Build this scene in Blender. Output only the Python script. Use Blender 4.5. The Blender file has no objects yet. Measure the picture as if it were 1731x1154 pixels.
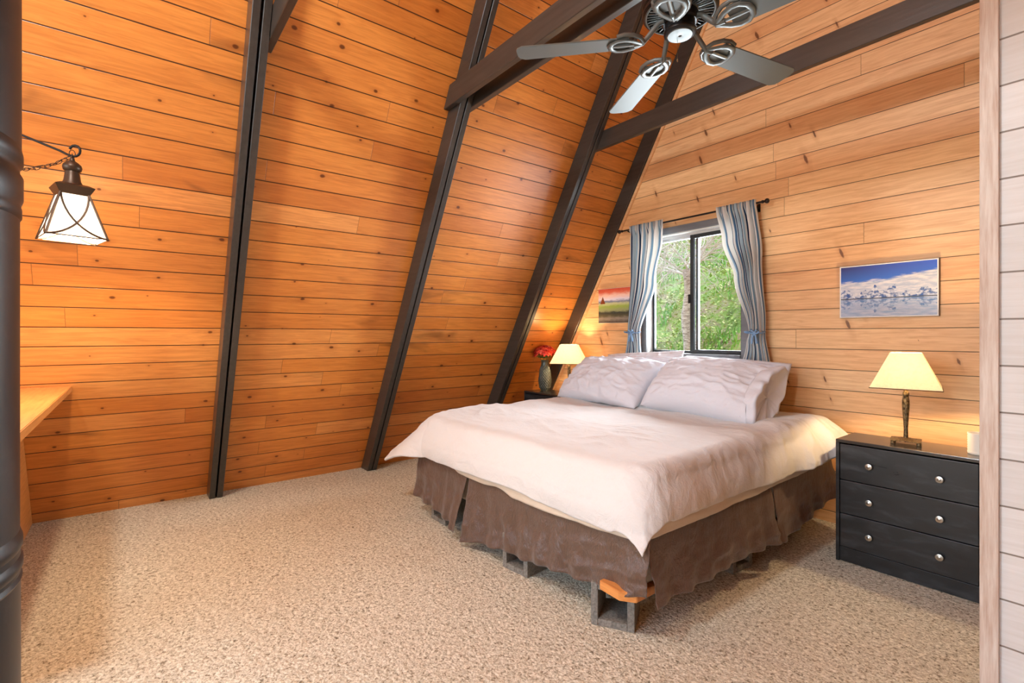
import bpy, bmesh, math, random
from mathutils import Vector, Matrix, noise

random.seed(7)
C = bpy.context.scene.collection
PI = math.pi
SC = bpy.context.scene

# ------------------------------------------------------------------ node helpers
class NT:
    def __init__(s, m):
        s.m = m; s.t = m.node_tree; s.n = s.t.nodes; s.l = s.t.links
    def new(s, typ, **kw):
        n = s.n.new(typ)
        for k, v in kw.items(): setattr(n, k, v)
        return n
    def put(s, sock, v):
        if v is None: return
        if hasattr(v, 'is_output') or isinstance(v, bpy.types.NodeSocket): s.l.new(v, sock)
        else:
            if isinstance(v, (tuple, list)) and len(v) == 3 and sock.type == 'RGBA': v = (*v, 1)
            sock.default_value = v
    def math(s, op, a, b=None, c=None, clamp=False):
        n = s.new('ShaderNodeMath', operation=op); n.use_clamp = clamp
        for i, v in enumerate((a, b, c)):
            if v is not None: s.put(n.inputs[i], v)
        return n.outputs[0]
    def mix(s, f, a, b, blend='MIX'):
        n = s.new('ShaderNodeMix', data_type='RGBA', blend_type=blend)
        s.put(n.inputs[0], f); s.put(n.inputs[6], a); s.put(n.inputs[7], b)
        return n.outputs[2]
    def noise(s, v, scale, detail=3, rough=.5, dist=0, out=0, dims='3D'):
        n = s.new('ShaderNodeTexNoise', noise_dimensions=dims)
        if v is not None: s.l.new(v, n.inputs['Vector'])
        n.inputs['Scale'].default_value = scale; n.inputs['Detail'].default_value = detail
        n.inputs['Roughness'].default_value = rough; n.inputs['Distortion'].default_value = dist
        return n.outputs[out]
    def ramp(s, f, stops, interp='LINEAR'):
        n = s.new('ShaderNodeValToRGB'); n.color_ramp.interpolation = interp
        e = n.color_ramp.elements
        while len(e) < len(stops): e.new(.5)
        for i, (p, c) in enumerate(stops):
            e[i].position = p; e[i].color = (*c, 1) if len(c) == 3 else c
        s.put(n.inputs[0], f); return n.outputs[0]
    def maprange(s, v, a, b, c=0., d=1., smooth=False):
        n = s.new('ShaderNodeMapRange'); n.clamp = True
        if smooth: n.interpolation_type = 'SMOOTHSTEP'
        s.put(n.inputs[0], v)
        for i, q in enumerate((a, b, c, d)): n.inputs[1 + i].default_value = q
        return n.outputs[0]
    def obj(s): return s.new('ShaderNodeTexCoord').outputs['Object']
    def uv(s): return s.new('ShaderNodeTexCoord').outputs['UV']
    def sep(s, v):
        n = s.new('ShaderNodeSeparateXYZ'); s.l.new(v, n.inputs[0]); return n.outputs
    def comb(s, x, y, z=0.):
        n = s.new('ShaderNodeCombineXYZ')
        for i, v in enumerate((x, y, z)): s.put(n.inputs[i], v)
        return n.outputs[0]
    def vmul(s, v, k):
        n = s.new('ShaderNodeVectorMath', operation='MULTIPLY'); s.l.new(v, n.inputs[0]); n.inputs[1].default_value = k; return n.outputs[0]
    def rnd(s, v):
        n = s.new('ShaderNodeTexWhiteNoise', noise_dimensions='2D'); s.l.new(v, n.inputs['Vector']); return n.outputs[0]
    def bump(s, h, strength=.3, dist=.01):
        n = s.new('ShaderNodeBump'); n.inputs['Strength'].default_value = strength; n.inputs['Distance'].default_value = dist
        s.l.new(h, n.inputs['Height']); return n.outputs[0]

def mat(name, color=(.5, .5, .5), rough=.5, metal=0., spec=.5, **kw):
    m = bpy.data.materials.new(name); m.use_nodes = True
    b = m.node_tree.nodes['Principled BSDF']
    b.inputs['Base Color'].default_value = (*color, 1); b.inputs['Roughness'].default_value = rough
    b.inputs['Metallic'].default_value = metal; b.inputs['Specular IOR Level'].default_value = spec
    for k, v in kw.items(): b.inputs[k].default_value = v
    t = NT(m); t.b = b
    return m, t

def grain(name, base, dark, rough=.5, axis=0, scale=6., spec=.5, bump=.15, amount=.6):
    """plain painted / bare timber with long streaks along one axis"""
    m, t = mat(name, base, rough, spec=spec)
    k = [14.] * 3; k[axis] = 1.0
    v = t.vmul(t.obj(), k)
    n = t.noise(v, scale, 4, .6)
    f = t.maprange(n, .35, .7, 0., amount)
    t.put(t.b.inputs['Base Color'], t.mix(f, base, dark))
    t.put(t.b.inputs['Normal'], t.bump(n, bump, .004))
    return m

def planks(name, pitch, phase, ramp_stops, knot_col, knot_scale, knot_max, slash, seed, rough=.42, kthr=.42, grv=(.035, .012, .004), blotch=0.0, blotch_col=(.08, .025, .008), length=2.6, edge=.0035):
    """tongue and groove boards: local X runs along the boards, local Y across them"""
    m, t = mat(name, (.5, .2, .05), rough)
    x, y, z = t.sep(t.obj())
    yy = t.math('DIVIDE', t.math('SUBTRACT', y, phase), pitch)
    row = t.math('FLOOR', yy); fr = t.math('FRACT', yy)
    r1 = t.rnd(t.comb(row, seed))
    xs = t.math('ADD', t.math('DIVIDE', x, length), t.math('MULTIPLY', r1, 7.3))
    col = t.math('FLOOR', xs); fx = t.math('FRACT', xs)
    r2 = t.rnd(t.comb(t.math('ADD', row, t.math('MULTIPLY', col, 13.7)), seed + 3.1))
    r3 = t.rnd(t.comb(t.math('ADD', row, t.math('MULTIPLY', col, 5.3)), seed + 8.7))
    base = t.ramp(r2, ramp_stops)
    # grain
    off = t.math('MULTIPLY', r3, 31.)
    gv = t.comb(t.math('MULTIPLY', x, 1.2), t.math('ADD', t.math('MULTIPLY', y, 16.), off), off)
    g = t.noise(gv, 3.2, 5, .62, .9)
    g2 = t.noise(t.comb(t.math('MULTIPLY', x, 2.), t.math('ADD', t.math('MULTIPLY', y, 60.), off), off), 2.5, 3, .6, .4)
    base = t.mix(t.maprange(g, .38, .72, 0., .42), base, knot_col)
    base = t.mix(t.maprange(g2, .5, .75, 0., .18), base, knot_col)
    if blotch:
        bv = t.comb(t.math('ADD', t.math('MULTIPLY', x, .9), off), t.math('ADD', t.math('MULTIPLY', y, 3.), off), seed)
        bn = t.noise(bv, 1.6, 3, .55, .5)
        base = t.mix(t.maprange(bn, .58, .78, 0., blotch, True), base, blotch_col)
    # knots
    kn = t.new('ShaderNodeTexVoronoi', voronoi_dimensions='2D', feature='F1')
    kn.inputs['Scale'].default_value = 1.
    wob = t.noise(t.comb(x, y), 22., 2, .5)
    if slash:
        kx = t.math('ADD', t.math('MULTIPLY', x, knot_scale * 2.2), t.math('MULTIPLY', y, 2.6)); ky = t.math('MULTIPLY', y, knot_scale * .62)
    else:
        kx = t.math('MULTIPLY', x, knot_scale * .8); ky = t.math('MULTIPLY', y, knot_scale * 1.15)
    t.l.new(t.comb(t.math('ADD', kx, t.math('MULTIPLY', off, 0.)), ky), kn.inputs['Vector'])
    kc = t.sep(kn.outputs['Color'])
    size = t.math('MULTIPLY', t.math('SUBTRACT', kc[0], kthr), knot_max)
    dd = t.math('ADD', kn.outputs['Distance'], t.math('MULTIPLY', t.math('SUBTRACT', wob, .5), knot_max * .35))
    rel = t.math('DIVIDE', dd, t.math('MAXIMUM', size, .0001))
    core = t.math('MULTIPLY', t.maprange(rel, .55, 1.0, 1., 0.), t.math('GREATER_THAN', size, .004))
    halo = t.math('MULTIPLY', t.maprange(rel, .8, 3.2, .5, 0.), t.math('GREATER_THAN', size, .004))
    base = t.mix(halo, base, t.mix(.5, base, knot_col))
    base = t.mix(t.math('MULTIPLY', core, .85), base, [c * .28 for c in knot_col])
    # grooves
    e = t.math('MINIMUM', fr, t.math('SUBTRACT', 1., fr)); e = t.math('MULTIPLY', e, pitch)
    gr = t.maprange(e, edge * .3, edge, 0., 1., True)
    ex = t.math('MULTIPLY', t.math('MINIMUM', fx, t.math('SUBTRACT', 1., fx)), length)
    gx = t.maprange(ex, .0008, .002, 0., 1.)
    gr = t.math('MINIMUM', gr, t.math('ADD', t.math('MULTIPLY', gx, .55), .45))
    base = t.mix(gr, grv, base)
    t.put(t.b.inputs['Base Color'], base)
    h = t.math('ADD', gr, t.math('MULTIPLY', g, .06))
    t.put(t.b.inputs['Normal'], t.bump(h, .5, .006))
    return m

# ------------------------------------------------------------------ materials
def rgb(r, g, b):
    f = lambda c: ((c / 255 + .055) / 1.055) ** 2.4 if c > 10 else c / 255 / 12.92
    return (f(r), f(g), f(b))

M = {}
M['wall_left'] = planks('stained_pine_slope', .1343, 1.297, [(0., rgb(208, 126, 54)), (.35, rgb(230, 150, 70)), (.7, rgb(220, 138, 62)), (1., rgb(238, 164, 90))],
                        rgb(150, 66, 16), 4.6, .13, False, 1.7, rough=.31, edge=.0045, blotch=.6)
M['wall_gable'] = planks('clear_pine_gable', .1417, 1.353, [(0., rgb(234, 178, 122)), (.35, rgb(246, 204, 150)), (.7, rgb(240, 190, 134)), (1., rgb(248, 212, 162))],
                         rgb(176, 92, 36), 3.6, .30, True, 9.2, rough=.45, edge=.003, kthr=.62)
M['white_wood'] = planks('whitewashed_boards', .1358, 1.356, [(0., rgb(200, 199, 198)), (.5, rgb(207, 206, 205)), (1., rgb(195, 194, 193))],
                         rgb(180, 174, 168), 2.2, .08, False, 4.4, rough=.6, edge=.0035, length=6., grv=rgb(120, 110, 102), kthr=.6)
M['brown_paint'] = grain('dark_brown_paint', rgb(64, 59, 54), rgb(44, 40, 36), .3, 0, 3., .5, .12)
M['pine'] = grain('varnished_pine', rgb(222, 152, 82), rgb(176, 98, 40), .4, 0, 5., .5, .1)
M['pine_trim'] = grain('pine_trim', rgb(236, 186, 134), rgb(208, 146, 90), .45, 0, 5., .5, .08)
M['white_trim'] = grain('whitewashed_trim', rgb(202, 192, 182), rgb(164, 136, 118), .6, 2, 7., .4, .25, .75)
M['concrete'], t = mat('concrete_block', rgb(128, 124, 116), .95, spec=.2)
n = t.noise(t.obj(), 90., 4, .7); t.put(t.b.inputs['Base Color'], t.ramp(n, [(.3, rgb(98, 94, 88)), (.7, rgb(148, 144, 134))])); t.put(t.b.inputs['Normal'], t.bump(n, .6, .004))
# carpet
M['carpet'], t = mat('beige_shag_carpet', rgb(196, 172, 142), .95, spec=.15)
v = t.obj()
n1 = t.noise(v, 62., 3, .7, .8); n2 = t.noise(v, 160., 2, .6); n3 = t.noise(v, 1.6, 3, .6)
vo = t.new('ShaderNodeTexVoronoi'); t.l.new(v, vo.inputs['Vector']); vo.inputs['Scale'].default_value = 80.
hh = t.math('ADD', t.math('MULTIPLY', n1, .7), t.math('MULTIPLY', t.math('SUBTRACT', 1., vo.outputs['Distance']), .5))
cc = t.ramp(t.math('ADD', t.math('MULTIPLY', n1, .7), t.math('MULTIPLY', n2, .3)), [(.37, rgb(108, 98, 82)), (.45, rgb(188, 182, 162)), (.6, rgb(238, 234, 218))])
cc = t.mix(t.maprange(n3, .35, .7, 0., .2), cc, rgb(190, 168, 142))
t.put(t.b.inputs['Base Color'], cc); t.put(t.b.inputs['Normal'], t.bump(hh, .6, .012))
# cotton
def cloth(name, c, rough=.85, sc=38., b=.25, sheen=.15):
    m, t = mat(name, c, rough, spec=.25); t.b.inputs['Sheen Weight'].default_value = sheen
    n = t.noise(t.obj(), sc, 6, .62, 1.2); w = t.noise(t.vmul(t.obj(), (1, 2.2, 1)), sc * 2.4, 5, .6, 1.6)
    t.put(t.b.inputs['Normal'], t.bump(t.math('ADD', n, t.math('MULTIPLY', w, .35)), b, .014))
    return m
M['duvet'] = cloth('white_cotton_duvet', rgb(214, 211, 208), .85, 9., .6)
M['pillow'] = cloth('white_cotton_pillow', rgb(214, 214, 221), .85, 11., .35)
M['sheet'] = cloth('cream_sheet', rgb(206, 190, 170), .85, 14., .2)
M['mattress'] = cloth('ivory_mattress', rgb(232, 224, 212), .85, 30., .2)
m, t = mat('brown_satin', rgb(112, 80, 62), .27, spec=.7); M['satin'] = m; t.b.inputs['Sheen Weight'].default_value = .25
wv = t.noise(t.vmul(t.obj(), (60, 60, 3)), 6., 3, .6); n = t.noise(t.vmul(t.obj(), (1, 1, .6)), 13., 5, .62, 1.6)
t.put(t.b.inputs['Normal'], t.bump(t.math('ADD', t.math('MULTIPLY', wv, .25), n), .55, .02))
t.put(t.b.inputs['Base Color'], t.mix(t.maprange(wv, .35, .7), rgb(78, 56, 43), rgb(98, 73, 57)))
M['striped'], t = mat('striped_pillowcase', rgb(240, 238, 238), .85, spec=.2)
x, y, z = t.sep(t.uv()); s = t.math('FRACT', t.math('MULTIPLY', y, 26.))
t.put(t.b.inputs['Base Color'], t.mix(t.math('LESS_THAN', s, .3), rgb(218, 217, 218), rgb(204, 186, 188)))
# dresser
m, t = mat('black_stain', rgb(44, 45, 48), .34, spec=.5); M['black'] = m
v = t.vmul(t.obj(), (4, 4, 14)); n = t.noise(v, 1.5, 6, .6, .5); sc = t.noise(t.vmul(t.obj(), (9, 9, 40)), 3., 4, .7, 1.)
t.put(t.b.inputs['Base Color'], t.mix(t.maprange(n, .5, .74, 0., .55), rgb(34, 34, 35), rgb(66, 67, 70)))
t.put(t.b.inputs['Roughness'], t.maprange(n, .3, .75, .27, .5))
t.put(t.b.inputs['Normal'], t.bump(sc, .08, .002))
M['black_top'], t = mat('black_satin_top', rgb(46, 42, 40), .2, spec=.8)
M['nickel'], t = mat('brushed_nickel', rgb(190, 186, 178), .28, 1.)
M['bronze'], t = mat('aged_bronze', rgb(110, 92, 66), .42, .85)
n = t.noise(t.vmul(t.obj(), (1, 1, .5)), 130., 3, .6); t.put(t.b.inputs['Normal'], t.bump(n, .7, .006)); t.put(t.b.inputs['Base Color'], t.ramp(n, [(.35, rgb(52, 42, 32)), (.7, rgb(150, 128, 92))]))
M['iron'], t = mat('black_iron', rgb(34, 29, 26), .45, .5)
M['lantern_bronze'], t = mat('lantern_bronze', rgb(74, 58, 44), .4, .6)
m, t = mat('black_stovepipe', rgb(30, 31, 32), .38, .2, spec=.55); M['pipe'] = m
n = t.noise(t.obj(), 40., 4, .7); t.put(t.b.inputs['Normal'], t.bump(n, .05, .002)); t.put(t.b.inputs['Base Color'], t.mix(t.maprange(n, .55, .7), rgb(26, 27, 28), rgb(44, 45, 45)))
M['fan'], t = mat('pewter_fan', rgb(104, 111, 110), .4, .4)
M['fan_black'], t = mat('fan_black', rgb(24, 24, 25), .35, .3)
M['blade'], t = mat('grey_blade', rgb(104, 113, 113), .5, .12, .35)
M['sash'], t = mat('dark_window_sash', rgb(38, 44, 46), .4, .2)
M['casing'] = grain('grey_painted_casing', rgb(112, 112, 114), rgb(92, 92, 94), .5, 0, 3., .4, .08)
M['jamb'], t = mat('pale_jamb', rgb(214, 208, 200), .5)
M['vinyl'], t = mat('pale_vinyl_track', rgb(196, 192, 188), .5)
m = bpy.data.materials.new('window_glass'); m.use_nodes = True; t = NT(m); t.n.clear(); M['glass'] = m
o = t.new('ShaderNodeOutputMaterial'); tr = t.new('ShaderNodeBsdfTransparent'); gl = t.new('ShaderNodeBsdfGlossy'); gl.inputs['Roughness'].default_value = .02
mx = t.new('ShaderNodeMixShader'); fr = t.new('ShaderNodeFresnel'); fr.inputs[0].default_value = 1.4
t.l.new(fr.outputs[0], mx.inputs[0]); t.l.new(tr.outputs[0], mx.inputs[1]); t.l.new(gl.outputs[0], mx.inputs[2]); t.l.new(mx.outputs[0], o.inputs[0])
# lamp shades: cloth or glass that passes light from the bulb inside
def shade(name, c, rough=.8, emis=0., ec=(1, .8, .5), mott=.0):
    m = bpy.data.materials.new(name); m.use_nodes = True; t = NT(m); t.n.clear()
    o = t.new('ShaderNodeOutputMaterial'); d = t.new('ShaderNodeBsdfDiffuse'); tl = t.new('ShaderNodeBsdfTranslucent'); mx = t.new('ShaderNodeMixShader')
    cs = c
    if mott:
        n = t.noise(t.obj(), 60., 3, .6, .6); cs = t.mix(t.maprange(n, .45, .75, 0., mott), c, [q * .72 for q in c])
    t.put(d.inputs[0], cs); t.put(tl.inputs[0], cs); mx.inputs[0].default_value = .6
    t.l.new(d.outputs[0], mx.inputs[1]); t.l.new(tl.outputs[0], mx.inputs[2])
    if emis:
        e = t.new('ShaderNodeEmission'); e.inputs[0].default_value = (*ec, 1); e.inputs[1].default_value = emis
        ad = t.new('ShaderNodeAddShader'); t.l.new(mx.outputs[0], ad.inputs[0]); t.l.new(e.outputs[0], ad.inputs[1]); t.l.new(ad.outputs[0], o.inputs[0])
    else: t.l.new(mx.outputs[0], o.inputs[0])
    return m
M['shade'] = shade('parchment_shade', rgb(250, 240, 222), mott=.45, emis=.03, ec=(1., .78, .42))
M['shade_rim'], t = mat('brown_shade_binding', rgb(92, 62, 34), .7)
M['lantern_glass'] = shade('white_lantern_glass', rgb(255, 248, 238), emis=.5, ec=(1., .88, .7))
m = bpy.data.materials.new('lit_bulb'); m.use_nodes = True; t = NT(m); t.b = t.n['Principled BSDF']; M['bulb'] = m
t.b.inputs['Emission Color'].default_value = (1, .82, .55, 1); t.b.inputs['Emission Strength'].default_value = 12.
M['ceramic'], t = mat('white_ceramic', rgb(236, 226, 212), .4)
M['vase'], t = mat('dark_green_vase', rgb(58, 66, 60), .28, .1, spec=.7)
M['stem'], t = mat('leaf_green', rgb(84, 116, 48), .6)
m, t = mat('red_petal', rgb(226, 52, 40), .7); M['petal'] = m
n = t.noise(t.obj(), 30., 3, .6); t.put(t.b.inputs['Base Color'], t.ramp(n, [(.3, rgb(214, 36, 30)), (.5, rgb(240, 84, 66)), (.7, rgb(250, 142, 112))]))
# curtain stripes along U
m, t = mat('striped_curtain', (.7, .75, .8), .85, spec=.15); M['curtain'] = m
x, y, z = t.sep(t.uv()); s = t.math('FRACT', t.math('MULTIPLY', x, 5.))
W_, B_, N_, L_ = rgb(226, 222, 216), rgb(150, 176, 192), rgb(34, 56, 92), rgb(186, 204, 214)
cv = t.ramp(s, [(0., W_), (.22, B_), (.34, W_), (.42, N_), (.5, L_), (.66, N_), (.69, W_), (.8, rgb(96, 128, 156)), (.9, W_)], 'CONSTANT')
t.put(t.b.inputs['Base Color'], cv)
tl = t.new('ShaderNodeBsdfTranslucent'); t.put(tl.inputs[0], cv); mx = t.new('ShaderNodeMixShader'); mx.inputs[0].default_value = .35
t.l.new(t.b.outputs[0], mx.inputs[1]); t.l.new(tl.outputs[0], mx.inputs[2]); t.l.new(mx.outputs[0], t.n['Material Output'].inputs[0])
# outdoors
m, t = mat('hillside_soil', rgb(120, 120, 78), .95); M['hill'] = m
n = t.noise(t.obj(), 3.2, 6, .7, .6); t.put(t.b.inputs['Base Color'], t.ramp(n, [(.3, rgb(70, 92, 40)), (.45, rgb(120, 150, 66)), (.58, rgb(150, 140, 106)), (.72, rgb(120, 98, 74))]))
m, t = mat('hillside_leaves', rgb(110, 150, 60), .7); M['leaf'] = m
n = t.noise(t.obj(), 2.4, 4, .7); t.put(t.b.inputs['Base Color'], t.ramp(n, [(.3, rgb(92, 128, 54)), (.45, rgb(146, 178, 78)), (.56, rgb(190, 194, 126)), (.7, rgb(164, 150, 116))]))
m, t = mat('pale_bark', rgb(176, 166, 156), .9); M['bark'] = m
n = t.noise(t.vmul(t.obj(), (5, 5, 16)), 3., 4, .7); t.put(t.b.inputs['Base Color'], t.ramp(n, [(.35, rgb(120, 108, 100)), (.65, rgb(206, 200, 192))]))

# light levels
LAN_RZ = 14
SKY, SUN = .5, 3.6
P_LAN, P_TAB, TABL = 42., 20., .6
P_WIN, P_W2, P_TOP, P_OPP = 84., 84., 185., 36.
C_WIN, C_TOP = (.68, .86, 1.), (.88, .95, 1.)
EXPO = 0.4

# ------------------------------------------------------------------ mesh helpers
def obj(name, bm, m, parent=None, smooth=None, loc=None):
    me = bpy.data.meshes.new(name); bm.normal_update(); bm.to_mesh(me); bm.free()
    o = bpy.data.objects.new(name, me); C.objects.link(o)
    for mm in (m if isinstance(m, (list, tuple)) else [m]): me.materials.append(mm)
    if parent is not None: o.parent = parent
    if loc: o.location = loc
    if smooth is not None:
        me.polygons.foreach_set('use_smooth', [True] * len(me.polygons))
        if smooth < 180: me.set_sharp_from_angle(angle=math.radians(smooth))
    return o
def thing(name, label, cat, loc=(0, 0, 0), rz=0., group=None):
    o = bpy.data.objects.new(name, None); C.objects.link(o); o.empty_display_size = .1
    o.location = loc; o.rotation_euler = (0, 0, rz); tag(o, label, cat, group); return o
def tag(o, label, cat, group=None, kind=None):
    o['label'] = label; o['category'] = cat
    if group: o['group'] = group
    if kind: o['kind'] = kind
    return o
def struct(o): o['kind'] = 'structure'; return o
def T(loc=(0, 0, 0), rot=(0, 0, 0), sc=(1, 1, 1)):
    return Matrix.Translation(loc) @ (Matrix.Rotation(rot[2], 4, 'Z') @ Matrix.Rotation(rot[1], 4, 'Y') @ Matrix.Rotation(rot[0], 4, 'X')) @ Matrix.Diagonal((*sc, 1))
def box(bm, a, b, bev=0., mat4=None, seg=2):
    """axis box from corner a to corner b with bevelled edges"""
    c = [(a[i] + b[i]) / 2 for i in range(3)]; s = [abs(b[i] - a[i]) for i in range(3)]
    r = bmesh.ops.create_cube(bm, size=1, matrix=Matrix.Translation(c) @ Matrix.Diagonal((*s, 1)))
    vs = r['verts']
    if bev:
        es = list({e for v in vs for e in v.link_edges})
        q = bmesh.ops.bevel(bm, geom=es, offset=bev, segments=seg, affect='EDGES', profile=.5)
        vs = [v for v in q['verts']] if q['verts'] else vs
        vs = list({v for f in q['faces'] for v in f.verts} | {v for v in vs if v.is_valid})
        # all verts of this island
        seen = set(vs); st = list(vs)
        while st:
            v = st.pop()
            for e in v.link_edges:
                w = e.other_vert(v)
                if w not in seen: seen.add(w); st.append(w)
        vs = list(seen)
    if mat4: bmesh.ops.transform(bm, matrix=mat4, verts=vs)
    return vs
def prism(bm, pts, vec):
    """polygon (3D points) extruded along vec"""
    a = [bm.verts.new(p) for p in pts]; b = [bm.verts.new(Vector(p) + Vector(vec)) for p in pts]
    n = len(pts); fs = [bm.faces.new(a[::-1]), bm.faces.new(b)]
    for i in range(n): fs.append(bm.faces.new((a[i], a[(i + 1) % n], b[(i + 1) % n], b[i])))
    bmesh.ops.recalc_face_normals(bm, faces=fs); return a + b
def lathe(bm, prof, seg=40, mat4=None, cap=True, square=False):
    rings = []
    for r, z in prof:
        rings.append([bm.verts.new((r * math.cos(2 * PI * i / seg), r * math.sin(2 * PI * i / seg), z)) for i in range(seg)])
    fs = []
    for k in range(len(rings) - 1):
        for i in range(seg):
            j = (i + 1) % seg; fs.append(bm.faces.new((rings[k][i], rings[k][j], rings[k + 1][j], rings[k + 1][i])))
    if cap:
        if prof[0][0] > 1e-5: fs.append(bm.faces.new(rings[0][::-1]))
        if prof[-1][0] > 1e-5: fs.append(bm.faces.new(rings[-1]))
    bmesh.ops.remove_doubles(bm, verts=[v for r in rings for v in r], dist=1e-6)
    vs = [v for r in rings for v in r if v.is_valid]
    if mat4: bmesh.ops.transform(bm, matrix=mat4, verts=vs)
    return vs
def tube(bm, pts, r, seg=8, closed=False, flat=None):
    """round (or flattened) tube along a polyline; r may be a list"""
    P = [Vector(p) for p in pts]; n = len(P)
    R = r if isinstance(r, (list, tuple)) else [r] * n
    rings = []; up0 = None
    for i in range(n):
        a = P[(i - 1) % n] if (closed or i > 0) else P[i]; b = P[(i + 1) % n] if (closed or i < n - 1) else P[i]
        d = (b - a).normalized()
        if flat is not None: u = Vector(flat)
        elif up0 is None: u = Vector((0, 0, 1)) if abs(d.z) < .9 else Vector((1, 0, 0))
        else: u = up0
        s = d.cross(u)
        if s.length < 1e-6: s = d.orthogonal()
        s.normalize(); u = s.cross(d).normalized(); up0 = u
        k = .35 if flat is not None else 1
        rings.append([bm.verts.new(P[i] + s * (R[i] * math.cos(2 * PI * j / seg)) + u * (k * R[i] * math.sin(2 * PI * j / seg))) for j in range(seg)])
    for i in range(n if closed else n - 1):
        A = rings[i]; B = rings[(i + 1) % n]
        for j in range(seg):
            q = (j + 1) % seg; bm.faces.new((A[j], A[q], B[q], B[j]))
    if not closed: bm.faces.new(rings[0][::-1]); bm.faces.new(rings[-1])
def grid(bm, nu, nv, fn, uvs=True):
    """surface patch fn(s,t) with UV = (s,t)"""
    V = [[bm.verts.new(fn(i / nu, j / nv)) for i in range(nu + 1)] for j in range(nv + 1)]
    L = bm.loops.layers.uv.verify()
    for j in range(nv):
        for i in range(nu):
            f = bm.faces.new((V[j][i], V[j][i + 1], V[j + 1][i + 1], V[j + 1][i]))
            for lp, (a, b) in zip(f.loops, ((i, j), (i + 1, j), (i + 1, j + 1), (i, j + 1))): lp[L].uv = (a / nu, b / nv)
    return V
def mod(o, typ, **kw):
    m = o.modifiers.new(typ.lower(), typ)
    for k, v in kw.items(): setattr(m, k, v)
    return m
def nz(x, y, z=0., s=1.): return noise.noise(Vector((x * s, y * s, z)))
def fbm(x, y, z=0., o=4, s=1.): return noise.fractal(Vector((x * s, y * s, z)), .9, 2.1, o)
def lerp(a, b, t): return a + (b - a) * t
def pw(t, pts):
    """piecewise smooth interpolation through (t, value)"""
    if t <= pts[0][0]: return pts[0][1]
    for (a, va), (b, vb) in zip(pts, pts[1:]):
        if t <= b:
            k = (t - a) / (b - a); k = k * k * (3 - 2 * k); return va + (vb - va) * k
    return pts[-1][1]

# ------------------------------------------------------------------ camera
FPX = 827.0
cam = bpy.data.objects.new('camera', bpy.data.cameras.new('camera')); C.objects.link(cam)
cam.data.sensor_width = 36; cam.data.sensor_fit = 'HORIZONTAL'; cam.data.lens = FPX / 1731 * 36
cam.data.shift_y = -11 / 1731; cam.data.clip_start = .02
cam.location = (0, 0, 1.31); cam.rotation_euler = (PI / 2, 0, math.atan2(.788, .616))
SC.camera = cam

# ------------------------------------------------------------------ setting
YG = 3.87            # gable wall face
TX = math.sqrt(3)    # slope of the A-frame
XW, XF = -4.73, -4.56   # plank plane and rafter front plane at floor level
XR = 2.35            # foot of the opposite slope
YB = -3.6            # gable behind the camera
ZR = (XR - XW) / 2 * TX
bm = bmesh.new(); box(bm, (-5.2, YB - .1, -.12), (2.8, YG + .1, 0)); struct(obj('floor', bm, M['carpet']))
def slope_wall(name, right=False):
    L = YG - YB; S = ZR / math.sin(math.radians(60)) + .1
    bm = bmesh.new(); box(bm, (0, -.1, -.08), (L, S, 0))
    o = struct(obj(name, bm, M['wall_left']))
    if not right:
        X = Vector((0, 1, 0)); Y = Vector((.5, 0, math.sqrt(3) / 2)); loc = Vector((XW, YB, 0))
    else:
        X = Vector((0, -1, 0)); Y = Vector((-.5, 0, math.sqrt(3) / 2)); loc = Vector((XR, YG, 0))
    Z = X.cross(Y)
    o.matrix_world = Matrix.Translation(loc) @ Matrix((X, Y, Z)).transposed().to_4x4()
    return o
slope_wall('wall_left'); slope_wall('wall_right', True)
# gable with the window opening
WX0, WX1, WZ0, WZ1 = -2.872, -1.945, 1.135, 2.225
def panel(bm, x0, x1, z0, z1, th=.12): box(bm, (x0, z0, -th), (x1, z1, 0))
bm = bmesh.new()
panel(bm, -4.9, WX0, -.1, 6.4); panel(bm, WX1, 2.5, -.1, 6.4); panel(bm, WX0, WX1, -.1, WZ0); panel(bm, WX0, WX1, WZ1, 6.4)
o = struct(obj('wall_gable', bm, M['wall_gable']))
o.matrix_world = Matrix.Translation((0, YG, 0)) @ Matrix(((1, 0, 0), (0, 0, -1), (0, 1, 0))).to_4x4()
# gable behind the camera, with its own large window opening
BX0, BX1, BZ0, BZ1 = -2.9, .7, .5, 3.2
bm = bmesh.new()
panel(bm, -4.9, BX0, -.1, 6.4); panel(bm, BX1, 2.5, -.1, 6.4); panel(bm, BX0, BX1, -.1, BZ0); panel(bm, BX0, BX1, BZ1, 6.4)
o = struct(obj('wall_behind', bm, M['wall_gable']))
o.matrix_world = Matrix.Translation((0, YB, 0)) @ Matrix(((-1, 0, 0), (0, 0, 1), (0, 1, 0))).to_4x4() @ Matrix.Diagonal((-1, 1, 1, 1))
# whitewashed partition on the right, with its end post
bm = bmesh.new(); box(bm, (0, -.05, -.1), (2.2, 4.2, 0))
o = struct(obj('wall_partition', bm, M['white_wood']))
o.matrix_world = Matrix.Translation((-.249, 2.0, 0)) @ Matrix(((1, 0, 0), (0, 0, -1), (0, 1, 0))).to_4x4()
bm = bmesh.new(); box(bm, (-.2895, 1.985, 0), (-.2485, 2.115, 4.1), .002); struct(obj('trim_1', bm, M['white_trim']))
# quarter-round strip where rafter and gable meet
bm = bmesh.new()
def sl(x0, z): return x0 + z / TX
z1 = 6.0
prism(bm, [(sl(XF, 0) + .004, YG - .022, 0), (sl(XF, 0) + .034, YG - .022, 0), (sl(XF, 0) + .034, YG - .001, 0), (sl(XF, 0) + .004, YG - .001, 0)], (z1 / TX, 0, z1))
struct(obj('trim_2', bm, M['pine_trim']))

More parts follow.
